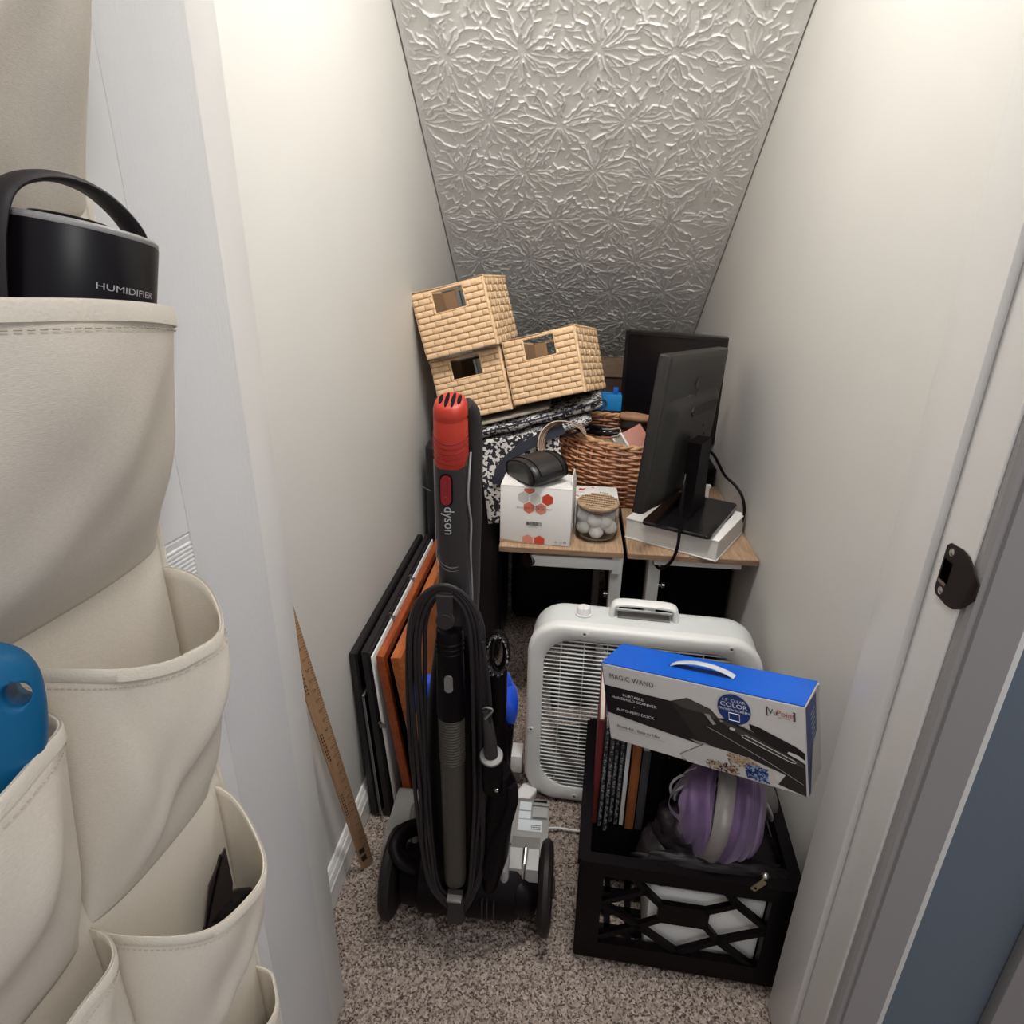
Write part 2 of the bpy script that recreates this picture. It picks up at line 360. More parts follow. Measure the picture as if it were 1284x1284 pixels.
# ---------------------------------------------------------------- canvas over-the-door organizer
org = thing('hanging_organizer', 'cream canvas organizer with deep pockets hanging on the open white door', 'organizer', DH, (0, 0, DROT))
obj('backing', G().loft([[(t, o, z) for t, z in ((.148, 1.85), (.148, .93), (.134, .72), (.134, .19), (.745, .19), (.745, 1.85))] for o in (.0025, .0055)]), canvas, org, smooth=False)
thread = mat('thread', (.50, .42, .33), .9)
def pocket(tr, tl, zr, h, bulge, sag=0.0, skew=.0, seed=0, fw=1.0, e_=.60, rise=0):
    """open pocket: D-shaped mouth at zr, closed on the backing h lower; skew>0 leans the bulge to the far side"""
    rs = random.Random(seed); ph = [rs.uniform(0, 6.28) for _ in range(6)]
    def S(u, v):
        f = u*PI; c = -math.cos(f); sn = math.sin(f)
        t01 = (1+math.copysign(abs(c)**(.75 if e_ < .7 else .92), c))/2
        o = bulge*(sn**e_)*((1-v**2.2)*.86+.14*(1-v)) + .0035
        o += (.0040*math.sin(5*u*PI+ph[0]+4*v) + .0030*math.sin(9*u+ph[1]-9*v))*sn*(1-v**3)
        o += (.009*math.exp(-((u-.30-.42*v)/.06)**2) - .007*math.exp(-((u-.72+.35*v)/.08)**2))*sn*math.sin(PI*min(1, v*1.05))*fw
        t = tr+(tl-tr)*t01 - skew*sn*(1-v)
        z = zr - h*v - sag*(sn**1.5)*(1-v)*(1+.6*math.cos(f)) + .004*math.sin(7*u+ph[2])*sn*(1-v) - .010*math.sin(PI*u)*v + rise*t01*(1-v)
        return t, o, z
    p = obj('pocket', G().grid(S, 44, 26), canvas, org, angle=80)
    p.modifiers.new('thickness', 'SOLIDIFY').thickness = .0016
    rim = [S(i/60, 0) for i in range(61)]; hem = []
    for dz, do in ((.0005, .0), (.0012, .0016), (-.001, .0026), (-.010, .0022), (-.0105, .0008), (-.001, -.0014)):
        hem.append([(t+0*do, o+do, z+dz) for t, o, z in rim])
    gg = G(); gg.loft([list(L) for L in zip(*hem)], closed=True); hm = obj('hem', gg, canvas_hem, p, angle=60)
    gs = G()
    for i in range(1, 59, 1):
        a, b = Vector(S((i+.15)/60, .06)), Vector(S((i+.75)/60, .06)); a.y += .0016; b.y += .0016; gs.tube([a, b], .0004, 4)
    obj('stitching', gs, thread, p)
    return S
cols = [(.137, .285), (.288, .436), (.44, .59)]
P = {}
P[0, 0] = pocket(.149, .292, 1.50, .232, .080, seed=3)
P[0, 1] = pocket(.150, .372, 1.203, .200, .118, seed=5, fw=.8, e_=.85, rise=.030, skew=-.012)
P[0, 2] = pocket(.149, .300, .985, .262, .070, sag=.035, skew=.016, seed=8)
P[0, 3] = pocket(.142, .302, .725, .262, .082, sag=.050, skew=.002, seed=11, e_=.85)
P[0, 4] = pocket(.137, .290, .43, .20, .05, seed=13)
for k, (z, s_) in enumerate(((1.50, 21), (1.214, 22), (.975, 23), (.725, 24), (.43, 25))):
    pocket(.311 if k == 2 else .300, .484 if k == 2 else .456, z-(.008 if k == 2 else 0), .25 if k else .232, .088 if k == 2 else .045, seed=s_, skew=.004 if k == 2 else 0, e_=.55 if k == 2 else .6)
# seam binding along the far edge of the backing
obj('binding', G().tube([(.147, .0045, 1.85), (.147, .0045, .93), (.133, .0045, .72), (.133, .0045, .19)], .0035, 8), canvas_hem, org)

# black humidifier standing in the second pocket
DM = Matrix.Translation(DH) @ Matrix.Rotation(DROT, 4, 'Z')
def dw(t, o, z): return DM @ Vector((t, o, z))
def dthing(nm, label, cat, t, o, z, tilt=(0, 0, 0), group=None):
    mm = DM @ Matrix.Translation((t, o, z)) @ Euler(tilt).to_matrix().to_4x4()
    return thing(nm, label, cat, mm.to_translation(), mm.to_euler(), group)
hum = dthing('humidifier', 'black cylinder humidifier with carry strap standing in a canvas pocket', 'humidifier', .2620, .0560, 1.090, (R(-5), R(-12), 0))
hum.scale = (1.16, 1.16, 1.0)
humb = mat('humidifier_black', (.004, .0028, .005), .38, spec=.25)
obj('body', G().lathe([(.030, .062), (.036, .064), (.0375, .068), (.0375, .1685), (.0365, .1700)], 48), humb, hum)
tp = obj('lid', G().lathe([(.0370, .1690), (.0374, .1700), (.0372, .1715), (.0355, .1730), (.001, .1735)], 48), silver, hum, label='silver rim around the top')
obj('mist_cap', G().lathe([(.018, .173), (.0185, .1755), (.017, .1765), (.007, .1767), (.006, .1760), (.001, .1758)], 40, (.004, 0, 0)), black, tp)
pts = spline([(-.0405, 0, .085), (-.0415, 0, .12), (-.0405, 0, .168), (-.033, 0, .184), (-.010, 0, .196), (.016, 0, .1955), (.0365, 0, .183), (.0425, 0, .160), (.0420, 0, .12), (.0405, 0, .085)], 8)
obj('strap', G().tube(pts, .0030, 12, flat=2.6, up=(0, 1, 0)), mat('strap_black', (.014, .011, .013), .55), hum)
tx = text('HUMIDIFIER', .0052, (0, 0, 0), (1, 0, 0), (0, 1, 0), mat('print_gray', (.42, .42, .42), .6), hum, sx=1.2)
for v in tx.data.vertices:                                  # wrap the words round the barrel
    th = R(59)+(v.co.x)/.0377; v.co = (.0378*math.cos(th), .0378*math.sin(th), .1385+v.co.y)
# blue handle with a hanging hole, in the near pocket
def cut(o, cutter):
    md = o.modifiers.new('cut', 'BOOLEAN'); md.object = cutter; md.operation = 'DIFFERENCE'; md.solver = 'EXACT'
    bpy.context.view_layer.update(); me = bpy.data.meshes.new_from_object(o.evaluated_get(bpy.context.evaluated_depsgraph_get()))
    o.modifiers.clear(); o.data = me; bpy.data.objects.remove(cutter)
blueh = mat('blue_rubber', (.0, .115, .27), .45)
bh = dthing('rubber_scraper', 'blue rubber grip with a hanging hole sticking out of the near canvas pocket', 'tool', .3800, .043, .854, (0, R(-13), R(-42)))
g = G(); g.loft([[(a*k+.0, b*k2, z) for a, b in disc(0, 0, .030, 40, .020)] for z, k, k2 in [tuple(p) for p in spline([(.075, .62, .7), (.08, .72, .8), (.105, .88, .92), (.13, .98, 1), (.15, .96, .97), (.166, .90, .92), (.178, .80, .84), (.187, .62, .70), (.192, .38, .5), (.194, .12, .2)], 4)]])
grip = obj('grip', g, blueh, bh, angle=80)
cutter = obj('cutter', G().lathe([(.008, -.05), (.0062, -.008), (.0062, .008), (.008, .05)], 32, (-.0175, 0, .166), (0.25, 1, .25), sx=1, sy=1.25), blueh, bh)
cut(grip, cutter)
# things in the lowest pocket
foil = dthing('foil_packet', 'narrow dark foil packet standing in the lowest visible canvas pocket', 'packet', .205, .030, .588, (R(8), R(-16), R(-35)))
obj('pouch', G().prism([(-.014, 0), (.014, 0), (.013, .06), (.004, .088), (.0, .097), (-.003, .086), (-.011, .055)], (0, 0, 0), (1, 0, 0), (0, 0, 1), .003), mat('foil_dark', (.05, .042, .042), .3, metal=.5), foil, smooth=False)
obj('seal', G().bar((.0145, -.001, .001), (.004, -.001, .09), .002, .005, (0, 1, 0)), black, foil)
lens = dthing('round_case', 'glossy black rounded case lying in the lowest visible canvas pocket', 'case', .186, .038, .592, (R(30), 0, R(-40)))
obj('shell', G().lathe([(.002, .0), (.016, .002), (.021, .008), (.0215, .013), (.019, .021), (.010, .026), (.001, .027)], 28, sx=1.15, sy=.8), mat('gloss_black', (.006, .005, .007), .12), lens)
obj('rim', G().tube([(.0252*math.cos(a), .0175*math.sin(a), .0115) for a in np.linspace(0, 6.28, 40)[:-1]], .0013, 6, True), black, lens)
plb = dthing('plastic_packet', 'crumpled clear plastic packet at the bottom of the lowest visible pocket', 'packet', .225, .034, .580)
g = G(); rr_ = random.Random(4)
g.grid(lambda u, v: (-.022+.044*u, -.016+.032*v, .008*rr_.random()+.012*math.sin(u*PI)*math.sin(v*PI)), 16, 12)
obj('film', g, mat('clear_film', (.85, .83, .78), .08, trans=.8, ior=1.2), plb, smooth=False)

# ---------------------------------------------------------------- yardstick
ysm = ramp_mat('yardstick_wood', 'noise', [(.3, (.36, .20, .10)), (.7, (.48, .29, .16))], 9, .55, (20, 20, 1.5), distort=.4)
foot, top = Vector((-.393, .968, .002)), Vector((-.4420, .800, .893)); zax = (top-foot).normalized()
xax = Vector((.62, .76, 0)); xax = (xax-zax*xax.dot(zax)).normalized(); yax = zax.cross(xax)
mm = Matrix((xax, yax, zax)).transposed().to_4x4(); mm.translation = foot
ys = thing('yardstick', 'wooden yardstick leaning on the left wall beside the stacked frames', 'ruler', foot, mm.to_euler())
obj('stick', G().box((0, 0, .453), (.028, .006, .906), bev=.0012), ysm, ys)
g = G()
for i in range(1, 145):
    L = .009 if i % 4 == 0 else (.006 if i % 2 == 0 else .004); g.box((.0135-L/2, -.0032, i*.00625), (L, .0003, .0007))
ink = mat('black_ink', (.012, .010, .010), .7)
obj('tick_marks', g, ink, ys, smooth=False)
for i in range(1, 36): text(str(i), .0075, (.0005, -.0031, i*.025+.002), (0, 0, -1), (1, 0, 0), ink, ys, 'numeral')
for z in (.24, .42, .60, .74):
    g = G()
    for j in range(2):
        for k in range(9): g.box((-.010+j*.0035, -.0032, z-.05+k*.009), (.0018, .0003, .0055 if (k*7+j) % 4 else .0035))
    obj('print_line', g, ink, ys, smooth=False)
obj('end_mark', G().box((-.004, -.0032, .035), (.012, .0003, .018)).box((-.004, -.0032, .062), (.012, .0003, .016)), ink, ys, smooth=False)

# ---------------------------------------------------------------- picture frames leaning on the left wall
wood_or = ramp_mat('orange_wood', 'noise', [(.3, (.30, .075, .018)), (.7, (.46, .14, .035))], 8, .35, (14, 2, 14), distort=.6)
wood_or_shaded = ramp_mat('orange_wood_shaded', 'noise', [(.3, (.23, .042, .012)), (.7, (.37, .085, .022))], 8, .35, (14, 2, 14), distort=.6)  # orange wood with the shade of its near side put into the colour
mat_brown = ramp_mat('brown_panel', 'noise', [(.3, (.26, .085, .028)), (.7, (.34, .125, .045))], 5, .5, (3, 3, 10))
blackfr = mat('black_lacquer', (.010, .008, .010), .3)
def frame(label, xb, xt, th, h, L, rail, M, panelM, group=None, y=1.10, nm='picture_frame', inset=.004):
    lean = math.asin((xt-xb)/h); t = thing(nm, label, 'picture frame', (xb, y, .003), (0, lean, 0), group)
    g = G()
    def rc(i): return [(i, i), (L-i, i), (L-i, h-i), (i, h-i)]
    loops = [[(x, a, b) for a, b in rc(i)] for x, i in ((0, 0), (th*.75, 0), (th, th*.25), (th, rail*.7), (th*.6, rail), (0, rail))]; loops.append(loops[0])
    obj('frame', g.loft(loops, cap=False), M, t, angle=20)
    obj('panel', G().box((th*.35, L/2, h/2), (th*.35, L-2*rail+.004, h-2*rail+.004)), panelM, t, smooth=False)
    return t
frame('large plain black picture frame against the left wall, rearmost of the leaning frames', -.4245, -.4430, .016, .452, .62, .03, blackfr, black_matte)
g1 = thing('picture_frame', 'thin silver-edged dark frame leaning between the two black frames', 'picture frame', (-.4035, 1.098, .003), (0, math.asin(-.018/.345), 0))
obj('panel', G().box((.0015, .25, .172), (.002, .5, .344)), black_matte, g1, smooth=False)
obj('edge', G().box((.0015, .0015, .172), (.0045, .003, .344)).box((.0015, .25, .3435), (.0045, .5, .003)).box((.0015, .25, .0015), (.0045, .5, .003)), silver, g1, smooth=False)
frame('black picture frame between the silver-edged frame and the white canvas', -.391, -.4165, .017, .458, .61, .035, blackfr, black_matte)
cv = thing('stretched_canvas', 'white edged canvas with metal clips leaning beside the orange wood frame', 'canvas', (-.366, 1.098, .003), (0, math.asin(-.0315/.45), 0))
obj('canvas_panel', G().box((.0035, .30, .226), (.0040, .60, .446), bev=.001), white_paper, cv)
for y_, z_ in ((.16, .449), (.35, .449), (-.001, .27)):
    g = G().box((.0045, y_, z_), (.013, .010 if z_ > .4 else .003, .003 if z_ > .4 else .010)).tube([(.000, y_, z_), (-.004, y_, z_+.008), (.001, y_, z_+.013), (.006, y_, z_+.006)], .0012, 6)
    obj('clip', g, mat('steel', (.3, .28, .27), .35, metal=.9), cv)
frame('orange wood frame in a shade-darkened tone leaning just in front of the white canvas', -.334, -.3845, .015, .452, .60, .03, wood_or_shaded, black_matte)
frame('orange wood frame with a brown panel, nearest to the vacuum cleaner', -.290, -.3535, .020, .452, .60, .032, wood_or, mat_brown)
# ---------------------------------------------------------------- upright vacuum cleaner seen from behind
vac = thing('vacuum_cleaner', 'upright gray and black vacuum cleaner with red handle cap and wound cord', 'vacuum cleaner', (-.165, .87, .002))
def vo(nm, g, M, parent=None, **k): return obj(nm, g, M, parent or vac, world=True, **k)
def ell(cx, cy, z, rx, ry, n=32, p=1.0):
    return [(cx+rx*math.copysign(abs(math.cos(a))**p, math.cos(a)), cy+ry*math.copysign(abs(math.sin(a))**p, math.sin(a)), z) for a in [k*2*PI/n for k in range(n)]]
hx, hy = -.1665, .8545
wand = vo('wand', G().loft([ell(hx+dx, hy+dy, z, rx, ry, p=.85) for z, dx, dy, rx, ry in ((.690, .004, .004, .0215, .022), (.72, .004, .004, .0225, .0225), (.80, .002, .003, .0245, .024), (.815, .002, .003, .0250, .0245), (.86, .001, .003, .0252, .0245), (.975, 0, .002, .0248, .0240), (.992, 0, .002, .0235, .0230))]), dark_gray)
vo('seam', G().tube([(hx+.001+.0256*math.cos(a), hy+.003+.0250*math.sin(a), .835-.022*max(0, -math.sin(a))**1.0) for a in np.linspace(PI*.98, 2.02*PI, 30)], .0006, 5), mid_gray, wand)
vo('seam', G().tube([(hx+.001+.0254*math.cos(a), hy+.003+.0248*math.sin(a), .829-.022*max(0, -math.sin(a))) for a in np.linspace(PI*.98, 2.02*PI, 30)], .0005, 5), mid_gray, wand)
SLN = lambda y, z: z + (.42*(y-hy) if z > 1.04 else 0)
cap = vo('handle_cap', G().loft([[(x, y, SLN(y, z)) for x, y, z in ell(hx, hy, z, rx, ry, p=.9)] for z, rx, ry in ((.966, .0236, .0226), (.970, .0243, .0234), (1.033, .0238, .0229), (1.0345, .0228, .022), (1.0365, .0228, .022), (1.038, .0240, .0231), (1.0405, .0240, .0231), (1.050, .0236, .0228), (1.0560, .0215, .0208), (1.0590, .018, .0175), (1.060, .012, .012))]), red, label='red handle cap with vent slots')
for k, (x0, y0, dy) in enumerate(((-.0128, .000, .0095), (-.0044, -.001, .0150), (.0044, -.001, .0150), (.0128, .000, .0095))):
    vo('vent_slot', G().loft([[(hx+x0+a, hy+y0+b, 1.0602+dz+.42*(y0+b)) for a, b in disc(0, 0, .0029, 14, dy)] for dz in (-.006, .0006)]), black_matte, cap)
for i in range(5):
    dz = .010*i
    vo('grip_rib', G().tube([(hx+.0246*math.cos(a), hy+.0237*math.sin(a), .972+dz*.75+.014*(1-abs(math.sin(a)))) for a in np.linspace(PI*1.03, PI*1.97, 24)], .0009, 6), darkred, cap)
# rear grip arching behind the cap
vo('rear_grip', G().tube(spline([(-.150, .872, 1.048), (-.1425, .880, 1.035), (-.140, .885, 1.005), (-.140, .887, .95), (-.142, .887, .88), (-.144, .884, .78), (-.146, .88, .70)], 6), .0135, 16), dark_gray, label='dark gray rear of the wand handle')
vo('trim_strip', G().tube(spline([(-.1395, .858, .985), (-.1400, .846, .955), (-.1415, .844, .92), (-.1385, .850, .88), (-.1395, .848, .835), (-.1395, .86, .76), (-.140, .862, .69)], 6), .0016, 8), silver, wand, label='thin silver trim strip')
vo('trim_strip', G().tube([(-.1905, .848, .975), (-.1915, .850, .80), (-.188, .852, .70)], .0008, 6), silver, wand)
pl = rrect(-.0075, .0075, -.0215, .0215, .0072)
bt = vo('release_button', G().prism(pl, (hx-.004, hy-.0205, .936), (1, 0, 0), (0, 0, 1), .0065), darkred, wand, label='dark red release button')
vo('button_bezel', G().tube([(hx-.004+u*1.12, hy-.0225, .936+v*1.08) for u, v in pl], .0011, 6, True), black, bt)
vo('button_mark', G().tube([(hx-.004+u, hy-.0272, .923+v) for u, v in disc(0, 0, .0035, 16, .0042)], .0003, 5, True), red, bt)
text('dyson', .0215, (hx-.0075-vac.location.x, hy-.0232-vac.location.y, .911-vac.location.z), (0, 0, -1), (1, 0, 0), mat('logo_gray', (.55, .55, .56), .4, metal=.4), vac, 'logo', sx=.86, off=.0004)
# cleaner body: bin, motor housing and hose
vo('body', G().loft([ell(cx, cy, z, rx, ry, p=.72) for z, cx, cy, rx, ry in ((.10, -.158, .905, .085, .060), (.20, -.160, .91, .080, .058), (.34, -.160, .915, .078, .055), (.44, -.160, .92, .076, .055), (.505, -.162, .925, .070, .055), (.545, -.165, .93, .058, .05), (.555, -.165, .93, .045, .04))]), black)
vo('spine', G().loft([ell(-.172, .872, z, rx, .03, p=.7) for z, rx in ((.13, .056), (.40, .054), (.55, .045), (.66, .030), (.71, .022))]), black)
# blue cyclone collar showing on both sides
vo('bin_collar', G().loft([[(x, .948+ry*math.cos(a)*1.0, z+rz*math.sin(a)) for a in np.linspace(0, 2*PI, 21)[:-1]] for x, z, ry, rz in ((-.268, .485, .012, .02), (-.262, .485, .025, .035), (-.24, .487, .03, .04), (-.14, .49, .03, .04), (-.105, .492, .033, .046), (-.085, .483, .034, .044), (-.074, .476, .028, .034), (-.070, .474, .014, .016))]), bluepl, label='glossy blue collar of the dust bin')
vo('bin_latch', G().loft([[(x, .952+ry*math.cos(a), z+rz*math.sin(a)) for a in np.linspace(0, 2*PI, 17)[:-1]] for x, z, ry, rz in ((-.115, .530, .012, .016), (-.098, .528, .018, .022), (-.088, .522, .016, .02), (-.082, .515, .008, .012))]), bluepl, label='blue latch on top of the bin')
vo('bin_seat', G().loft([[(-.165+u, .948+v, z) for u, v in rrect(-w_, w_, -.05, .05, .03, 5)] for z, w_ in ((.25, .075), (.38, .085), (.44, .088), (.455, .08))]), black)
tubem = mat('olive_hose', (.050, .044, .034), .38)
tx_ = -.1705
hose = vo('hose', G().lathe([(.0185, 0), (.0185, .385)] if 0 else [(.019, .165), (.0205, .175), (.0205, .44), (.0205, .545)], 28, (tx_, .829, 0)), tubem)
g = G()
for i in range(17): g.lathe([(.0203, -.0022), (.0218, 0), (.0203, .0022)], 28, (tx_, .829, .455+i*.0056), cap=False)
vo('corrugation', g, tubem, hose)
cuff = vo('hose_cuff', G().lathe([(.0228, .545), (.0235, .552), (.0228, .60), (.0215, .665), (.0215, .705), (.020, .71)], 28, (tx_, .831, 0)), black)
for z in (.672, .681, .690): vo('ridge', G().lathe([(.0213, -.0018), (.0228, 0), (.0213, .0018)], 28, (tx_, .831, z), cap=False), black, cuff)
vo('release_catch', G().prism(rrect(-.0065, .0065, -.0155, .0155, .0062), (tx_+.001, .8095, .622), (1, 0, 0), (0, 0, 1), .003), mid_gray, cuff, label='gray oval release catch')
# cord hooks and wound cord
vo('upper_cord_hook', G().prism([(-.0125, .040), (.0125, .040), (.0115, .012)] + [(.0140*math.cos(a), .0140*math.sin(a)-.002) for a in np.linspace(R(40), R(-220), 22)] + [(-.0115, .012)], (-.1725, .813, .738), (1, 0, 0), (0, 0, 1), -.006 if 0 else .006).box((-.1725, .83, .773), (.020, .03, .012)), dark_gray)
vo('hook_face', G().lathe([(.0120, 0), (.0115, .0012), (.001, .0014)], 26, (-.1725, .807, .736), (0, -1, 0)), dark_gray)
rs = random.Random(5)
cord_specs = [(.0500, .0480, .784, .118), (.0560, .0550, .787, .108), (.0610, .0585, .790, .101), (.0430, .0420, .778, .128), (.0640, .0560, .786, .112), (.0520, .0620, .781, .121), (.0380, .0460, .774, .131)]
for i, (wl, wr, zt, zb) in enumerate(cord_specs):
    yy = .822-.0022*(i % 4)+.0015*i; j = lambda s=.003: rs.uniform(-s, s); cx = -.1745
    Pn = [(cx, yy, zt), (cx+wr*.55, yy, zt-.016), (cx+wr*.88, yy, zt-.055), (cx+wr*.98+j(), yy+j(), .655), (cx+wr*1.02+j(), yy+.012+j(), .50), (cx+wr+j(.004), yy+.012+j(), .36), (cx+wr*.95+j(.004), yy+.006, .235), (cx+wr*.72, yy-.004, .155), (cx+.012, yy-.008, zb),
          (cx-wl*.62, yy-.004, .15), (cx-wl*.93+j(.004), yy+.006, .235), (cx-wl*1.03+j(.004), yy+.012+j(), .36), (cx-wl*1.06+j(), yy+.012+j(), .50), (cx-wl*.98+j(), yy+j(), .655), (cx-wl*.84, yy, zt-.055), (cx-wl*.5, yy, zt-.016)]
    vo('power_cord', G().tube(spline(Pn, 7, True), .0036, 8, True), cordm)
vo('cord_tail', G().tube(spline([(-.117, .815, .70), (-.108, .812, .64), (-.104, .812, .58), (-.106, .815, .545), (-.112, .818, .53)], 8), .003, 8), cordm)
vo('lower_cord_hook', G().prism([(-.0145, .034), (.0125, .034), (.0135, .0)] + [(.017*math.cos(a), .012*math.sin(a)-.034) for a in np.linspace(0, -PI, 12)] + [(-.0145, 0)], (-.166, .812, .128), (1, 0, 0), (0, 0, 1), .01), dark_gray)
vo('hook_lip', G().box((-.167, .800, .158), (.027, .022, .006), bev=.002), mid_gray)
# tools clipped on the right side: dusting brush, crevice nozzle
brush = vo('dusting_brush', G().tube([(-.097, .855, .52), (-.0975, .853, .58), (-.098, .85, .622)], [.014, .0155, .0165], 18), black)
g = G()
for k in range(150):
    a = rs.uniform(0, 2*PI); q = rs.uniform(.85, 1.1); cx_, cz_ = -.097+.0135*math.cos(a), .660+.034*math.sin(a)
    g.tube([(cx_, .846, cz_), (cx_+.004*math.cos(a)*q+rs.uniform(-.002, .002), .838+rs.uniform(-.004, .004), cz_+.004*math.sin(a)*q+rs.uniform(-.003, .003))], [.0010, .0004], 4)
b_ = vo('bristles', g, mat('bristle_gray', (.05, .046, .046), .6), brush)
g = G()
for k in range(34):
    a = rs.uniform(0, 2*PI); cx_, cz_ = -.097+.016*math.cos(a), .660+.036*math.sin(a); g.tube([(cx_, .837, cz_), (cx_+rs.uniform(-.002, .002), .834, cz_+rs.uniform(-.003, .003))], [.0009, .0005], 4)
vo('bristle_tips', g, mat('bristle_tip', (.30, .29, .28), .6), brush)
vo('brush_ring', G().tube([(-.097+.0135*math.cos(a), .850, .660+.034*math.sin(a)) for a in np.linspace(0, 2*PI, 30)[:-1]], .0062, 10, True), black, brush)
noz = vo('crevice_nozzle', G().tube([(-.1125, .822, .565), (-.109, .818, .545), (-.1045, .815, .508), (-.103, .815, .482)], [.0065, .0085, .0105, .0118], 18), dark_gray)
vo('nozzle_flange', G().lathe([(.0118, -.004), (.0185, -.003), (.0195, 0), (.0185, .003), (.0118, .004)], 28, (-.1025, .815, .480), (.05, -.35, 1)), mid_gray, noz, label='pale gray round flange')
vo('nozzle_socket', G().lathe([(.0165, -.075), (.018, -.06), (.0175, -.01), (.0145, -.002)], 24, (-.1015, .822, .478)), black, noz)
vo('tool_clip', G().tube(spline([(-.116, .815, .575), (-.108, .806, .585), (-.100, .808, .578), (-.112, .806, .562)], 6), .0022, 8, flat=.6), mid_gray)
vo('screw_cap', G().box((-.092, .804, .418), (.006, .003, .007), bev=.001), chrome)
vo('tool_body', G().loft([[(cx+rx*math.cos(a), .85+ry*math.sin(a), z) for a in np.linspace(0, 2*PI, 25)[:-1]] for z, cx, rx, ry in ((.135, -.108, .014, .02), (.22, -.100, .026, .03), (.33, -.092, .026, .032), (.385, -.088, .026, .03), (.415, -.095, .022, .026))]), black)
vo('tool_arm', G().tube(spline([(-.070, .835, .40), (-.068, .828, .37), (-.078, .82, .325), (-.098, .815, .27), (-.108, .815, .20)], 6), [.011]*7+[.010]*18, 10), black_matte)
# floor head and wheels
vo('axle_housing', G().tube([(-.290, .893, .088), (-.282, .893, .088), (-.255, .893, .090), (-.245, .893, .092), (-.06, .893, .092), (-.05, .893, .09), (-.02, .893, .085)], [.040, .055, .058, .068, .068, .058, .050], 32), black)
whm = mat('wheel_rubber', (.014, .011, .011), .5, spec=.3)
for x, s in ((-.3095, -1), (-.0035, 1)):
    wh = vo('wheel', G().lathe([(.030, -.015), (.066, -.0135), (.080, -.010), (.0855, -.004), (.0860, .004), (.080, .0105), (.066, .0135), (.030, .015)], 48, (x, .893, .0865), (1, 0, 0)), whm)
    vo('hub', G().lathe([(.020, .0), (.019, .004), (.008, .006)], 24, (x+s*.0135, .893, .0865), (s, 0, 0)), dark_gray, wh)
headm = mat('head_silver', (.26, .252, .245), .5, metal=.2)
def head_part(x0, x1, nm, M, prof, label=None):
    return vo(nm, G().loft([[(x, y, z) for y, z in prof] for x in (x0, x0+.004, x1-.004, x1)]), M, label=label, angle=40)
PR = [(.935, .030), (.925, .048), (.927, .066), (.936, .082), (.952, .093), (.985, .101), (1.06, .108), (1.085, .107), (1.10, .095), (1.108, .06), (1.105, .025)]
hd = head_part(-.088, -.004, 'floor_head', headm, PR, 'silver right half of the floor head')
hl = head_part(-.345, -.268, 'floor_head', mid_gray, [(y-.012, z*1.12) for y, z in PR], 'dark gray left half of the floor head')
head_part(-.27, -.086, 'head_bridge', black, [(.93, .02), (.93, .07), (1.05, .08), (1.09, .06), (1.09, .02)])
stk = mat('sticker', (.55, .60, .62), .5)
def on_head(x0, x1, y0, y1, M, nm='sticker', dz=.0012):
    zf = lambda y: float(np.interp(y, [p[0] for p in PR[2:8]], [p[1] for p in PR[2:8]]))
    ys_ = np.linspace(y0, y1, 6); g = G(); g.loft([[(x0, y, zf(y)-.001), (x1, y, zf(y)-.001), (x1, y, zf(y)+dz), (x0, y, zf(y)+dz)] for y in ys_]); return vo(nm, g, M, hd, smooth=False)
on_head(-.070, -.018, 1.005, 1.032, stk); on_head(-.070, -.044, 1.034, 1.052, stk); on_head(-.070, -.044, 1.055, 1.078, stk)
on_head(-.040, -.008, 1.036, 1.062, silver, 'pedal', .006); on_head(-.042, -.006, 1.066, 1.072, silver, 'pedal', .006); on_head(-.040, -.010, 1.08, 1.0845, black, 'slot', .0015)
g = G()
for j in range(3):
    for k in range(6): g.box((-.040+k*.0035, 1.0085+j*.0045, .1075-.0012*(2-j)*.3), (.0026, .0012, .0006))
vo('sticker_print', g, ink, hd, smooth=False)
# silver yoke by the right wheel, curved arm by the left one
vo('yoke', G().loft([[(x, y, z) for y, z in ((.875, .118), (.862, .135), (.868, .160), (.905, .172), (.95, .150), (.95, .115))] for x in (-.075, -.072, -.022, -.019)]), headm, label='silver yoke bracket')
vo('yoke_rib', G().tube([(-.082, .855, .12), (-.082, .858, .165), (-.082, .89, .195)], .0085, 10), silver)
vo('yoke_pin', G().tube([(-.048, .862, .128), (-.046, .875, .168), (-.045, .90, .178)], .0055, 10), chrome)
vo('motor_cover', G().ball((-.055, .855, .100), .040, (1.0, .62, 1.0), 3), black)
vo('linkage', G().box((-.088, .925, .165), (.016, .05, .10), bev=.004).box((-.086, .915, .225), (.012, .03, .05), bev=.003), mid_gray)
vo('yoke_arm', G().tube(spline([(-.255, .87, .13), (-.285, .868, .15), (-.300, .885, .165), (-.292, .92, .165), (-.27, .95, .15)], 6), .017, 12, flat=.8), black)
vo('yoke_arm', G().tube(spline([(-.262, .915, .110), (-.278, .935, .150), (-.288, .985, .16), (-.285, 1.02, .14)], 6), .0065, 10), mid_gray)
vo('rear_rib', G().box((-.098, .829, .095), (.003, .012, .05)).box((-.111, .829, .095), (.003, .012, .05)).box((-.120, .829, .095), (.003, .012, .05)), dark_gray)
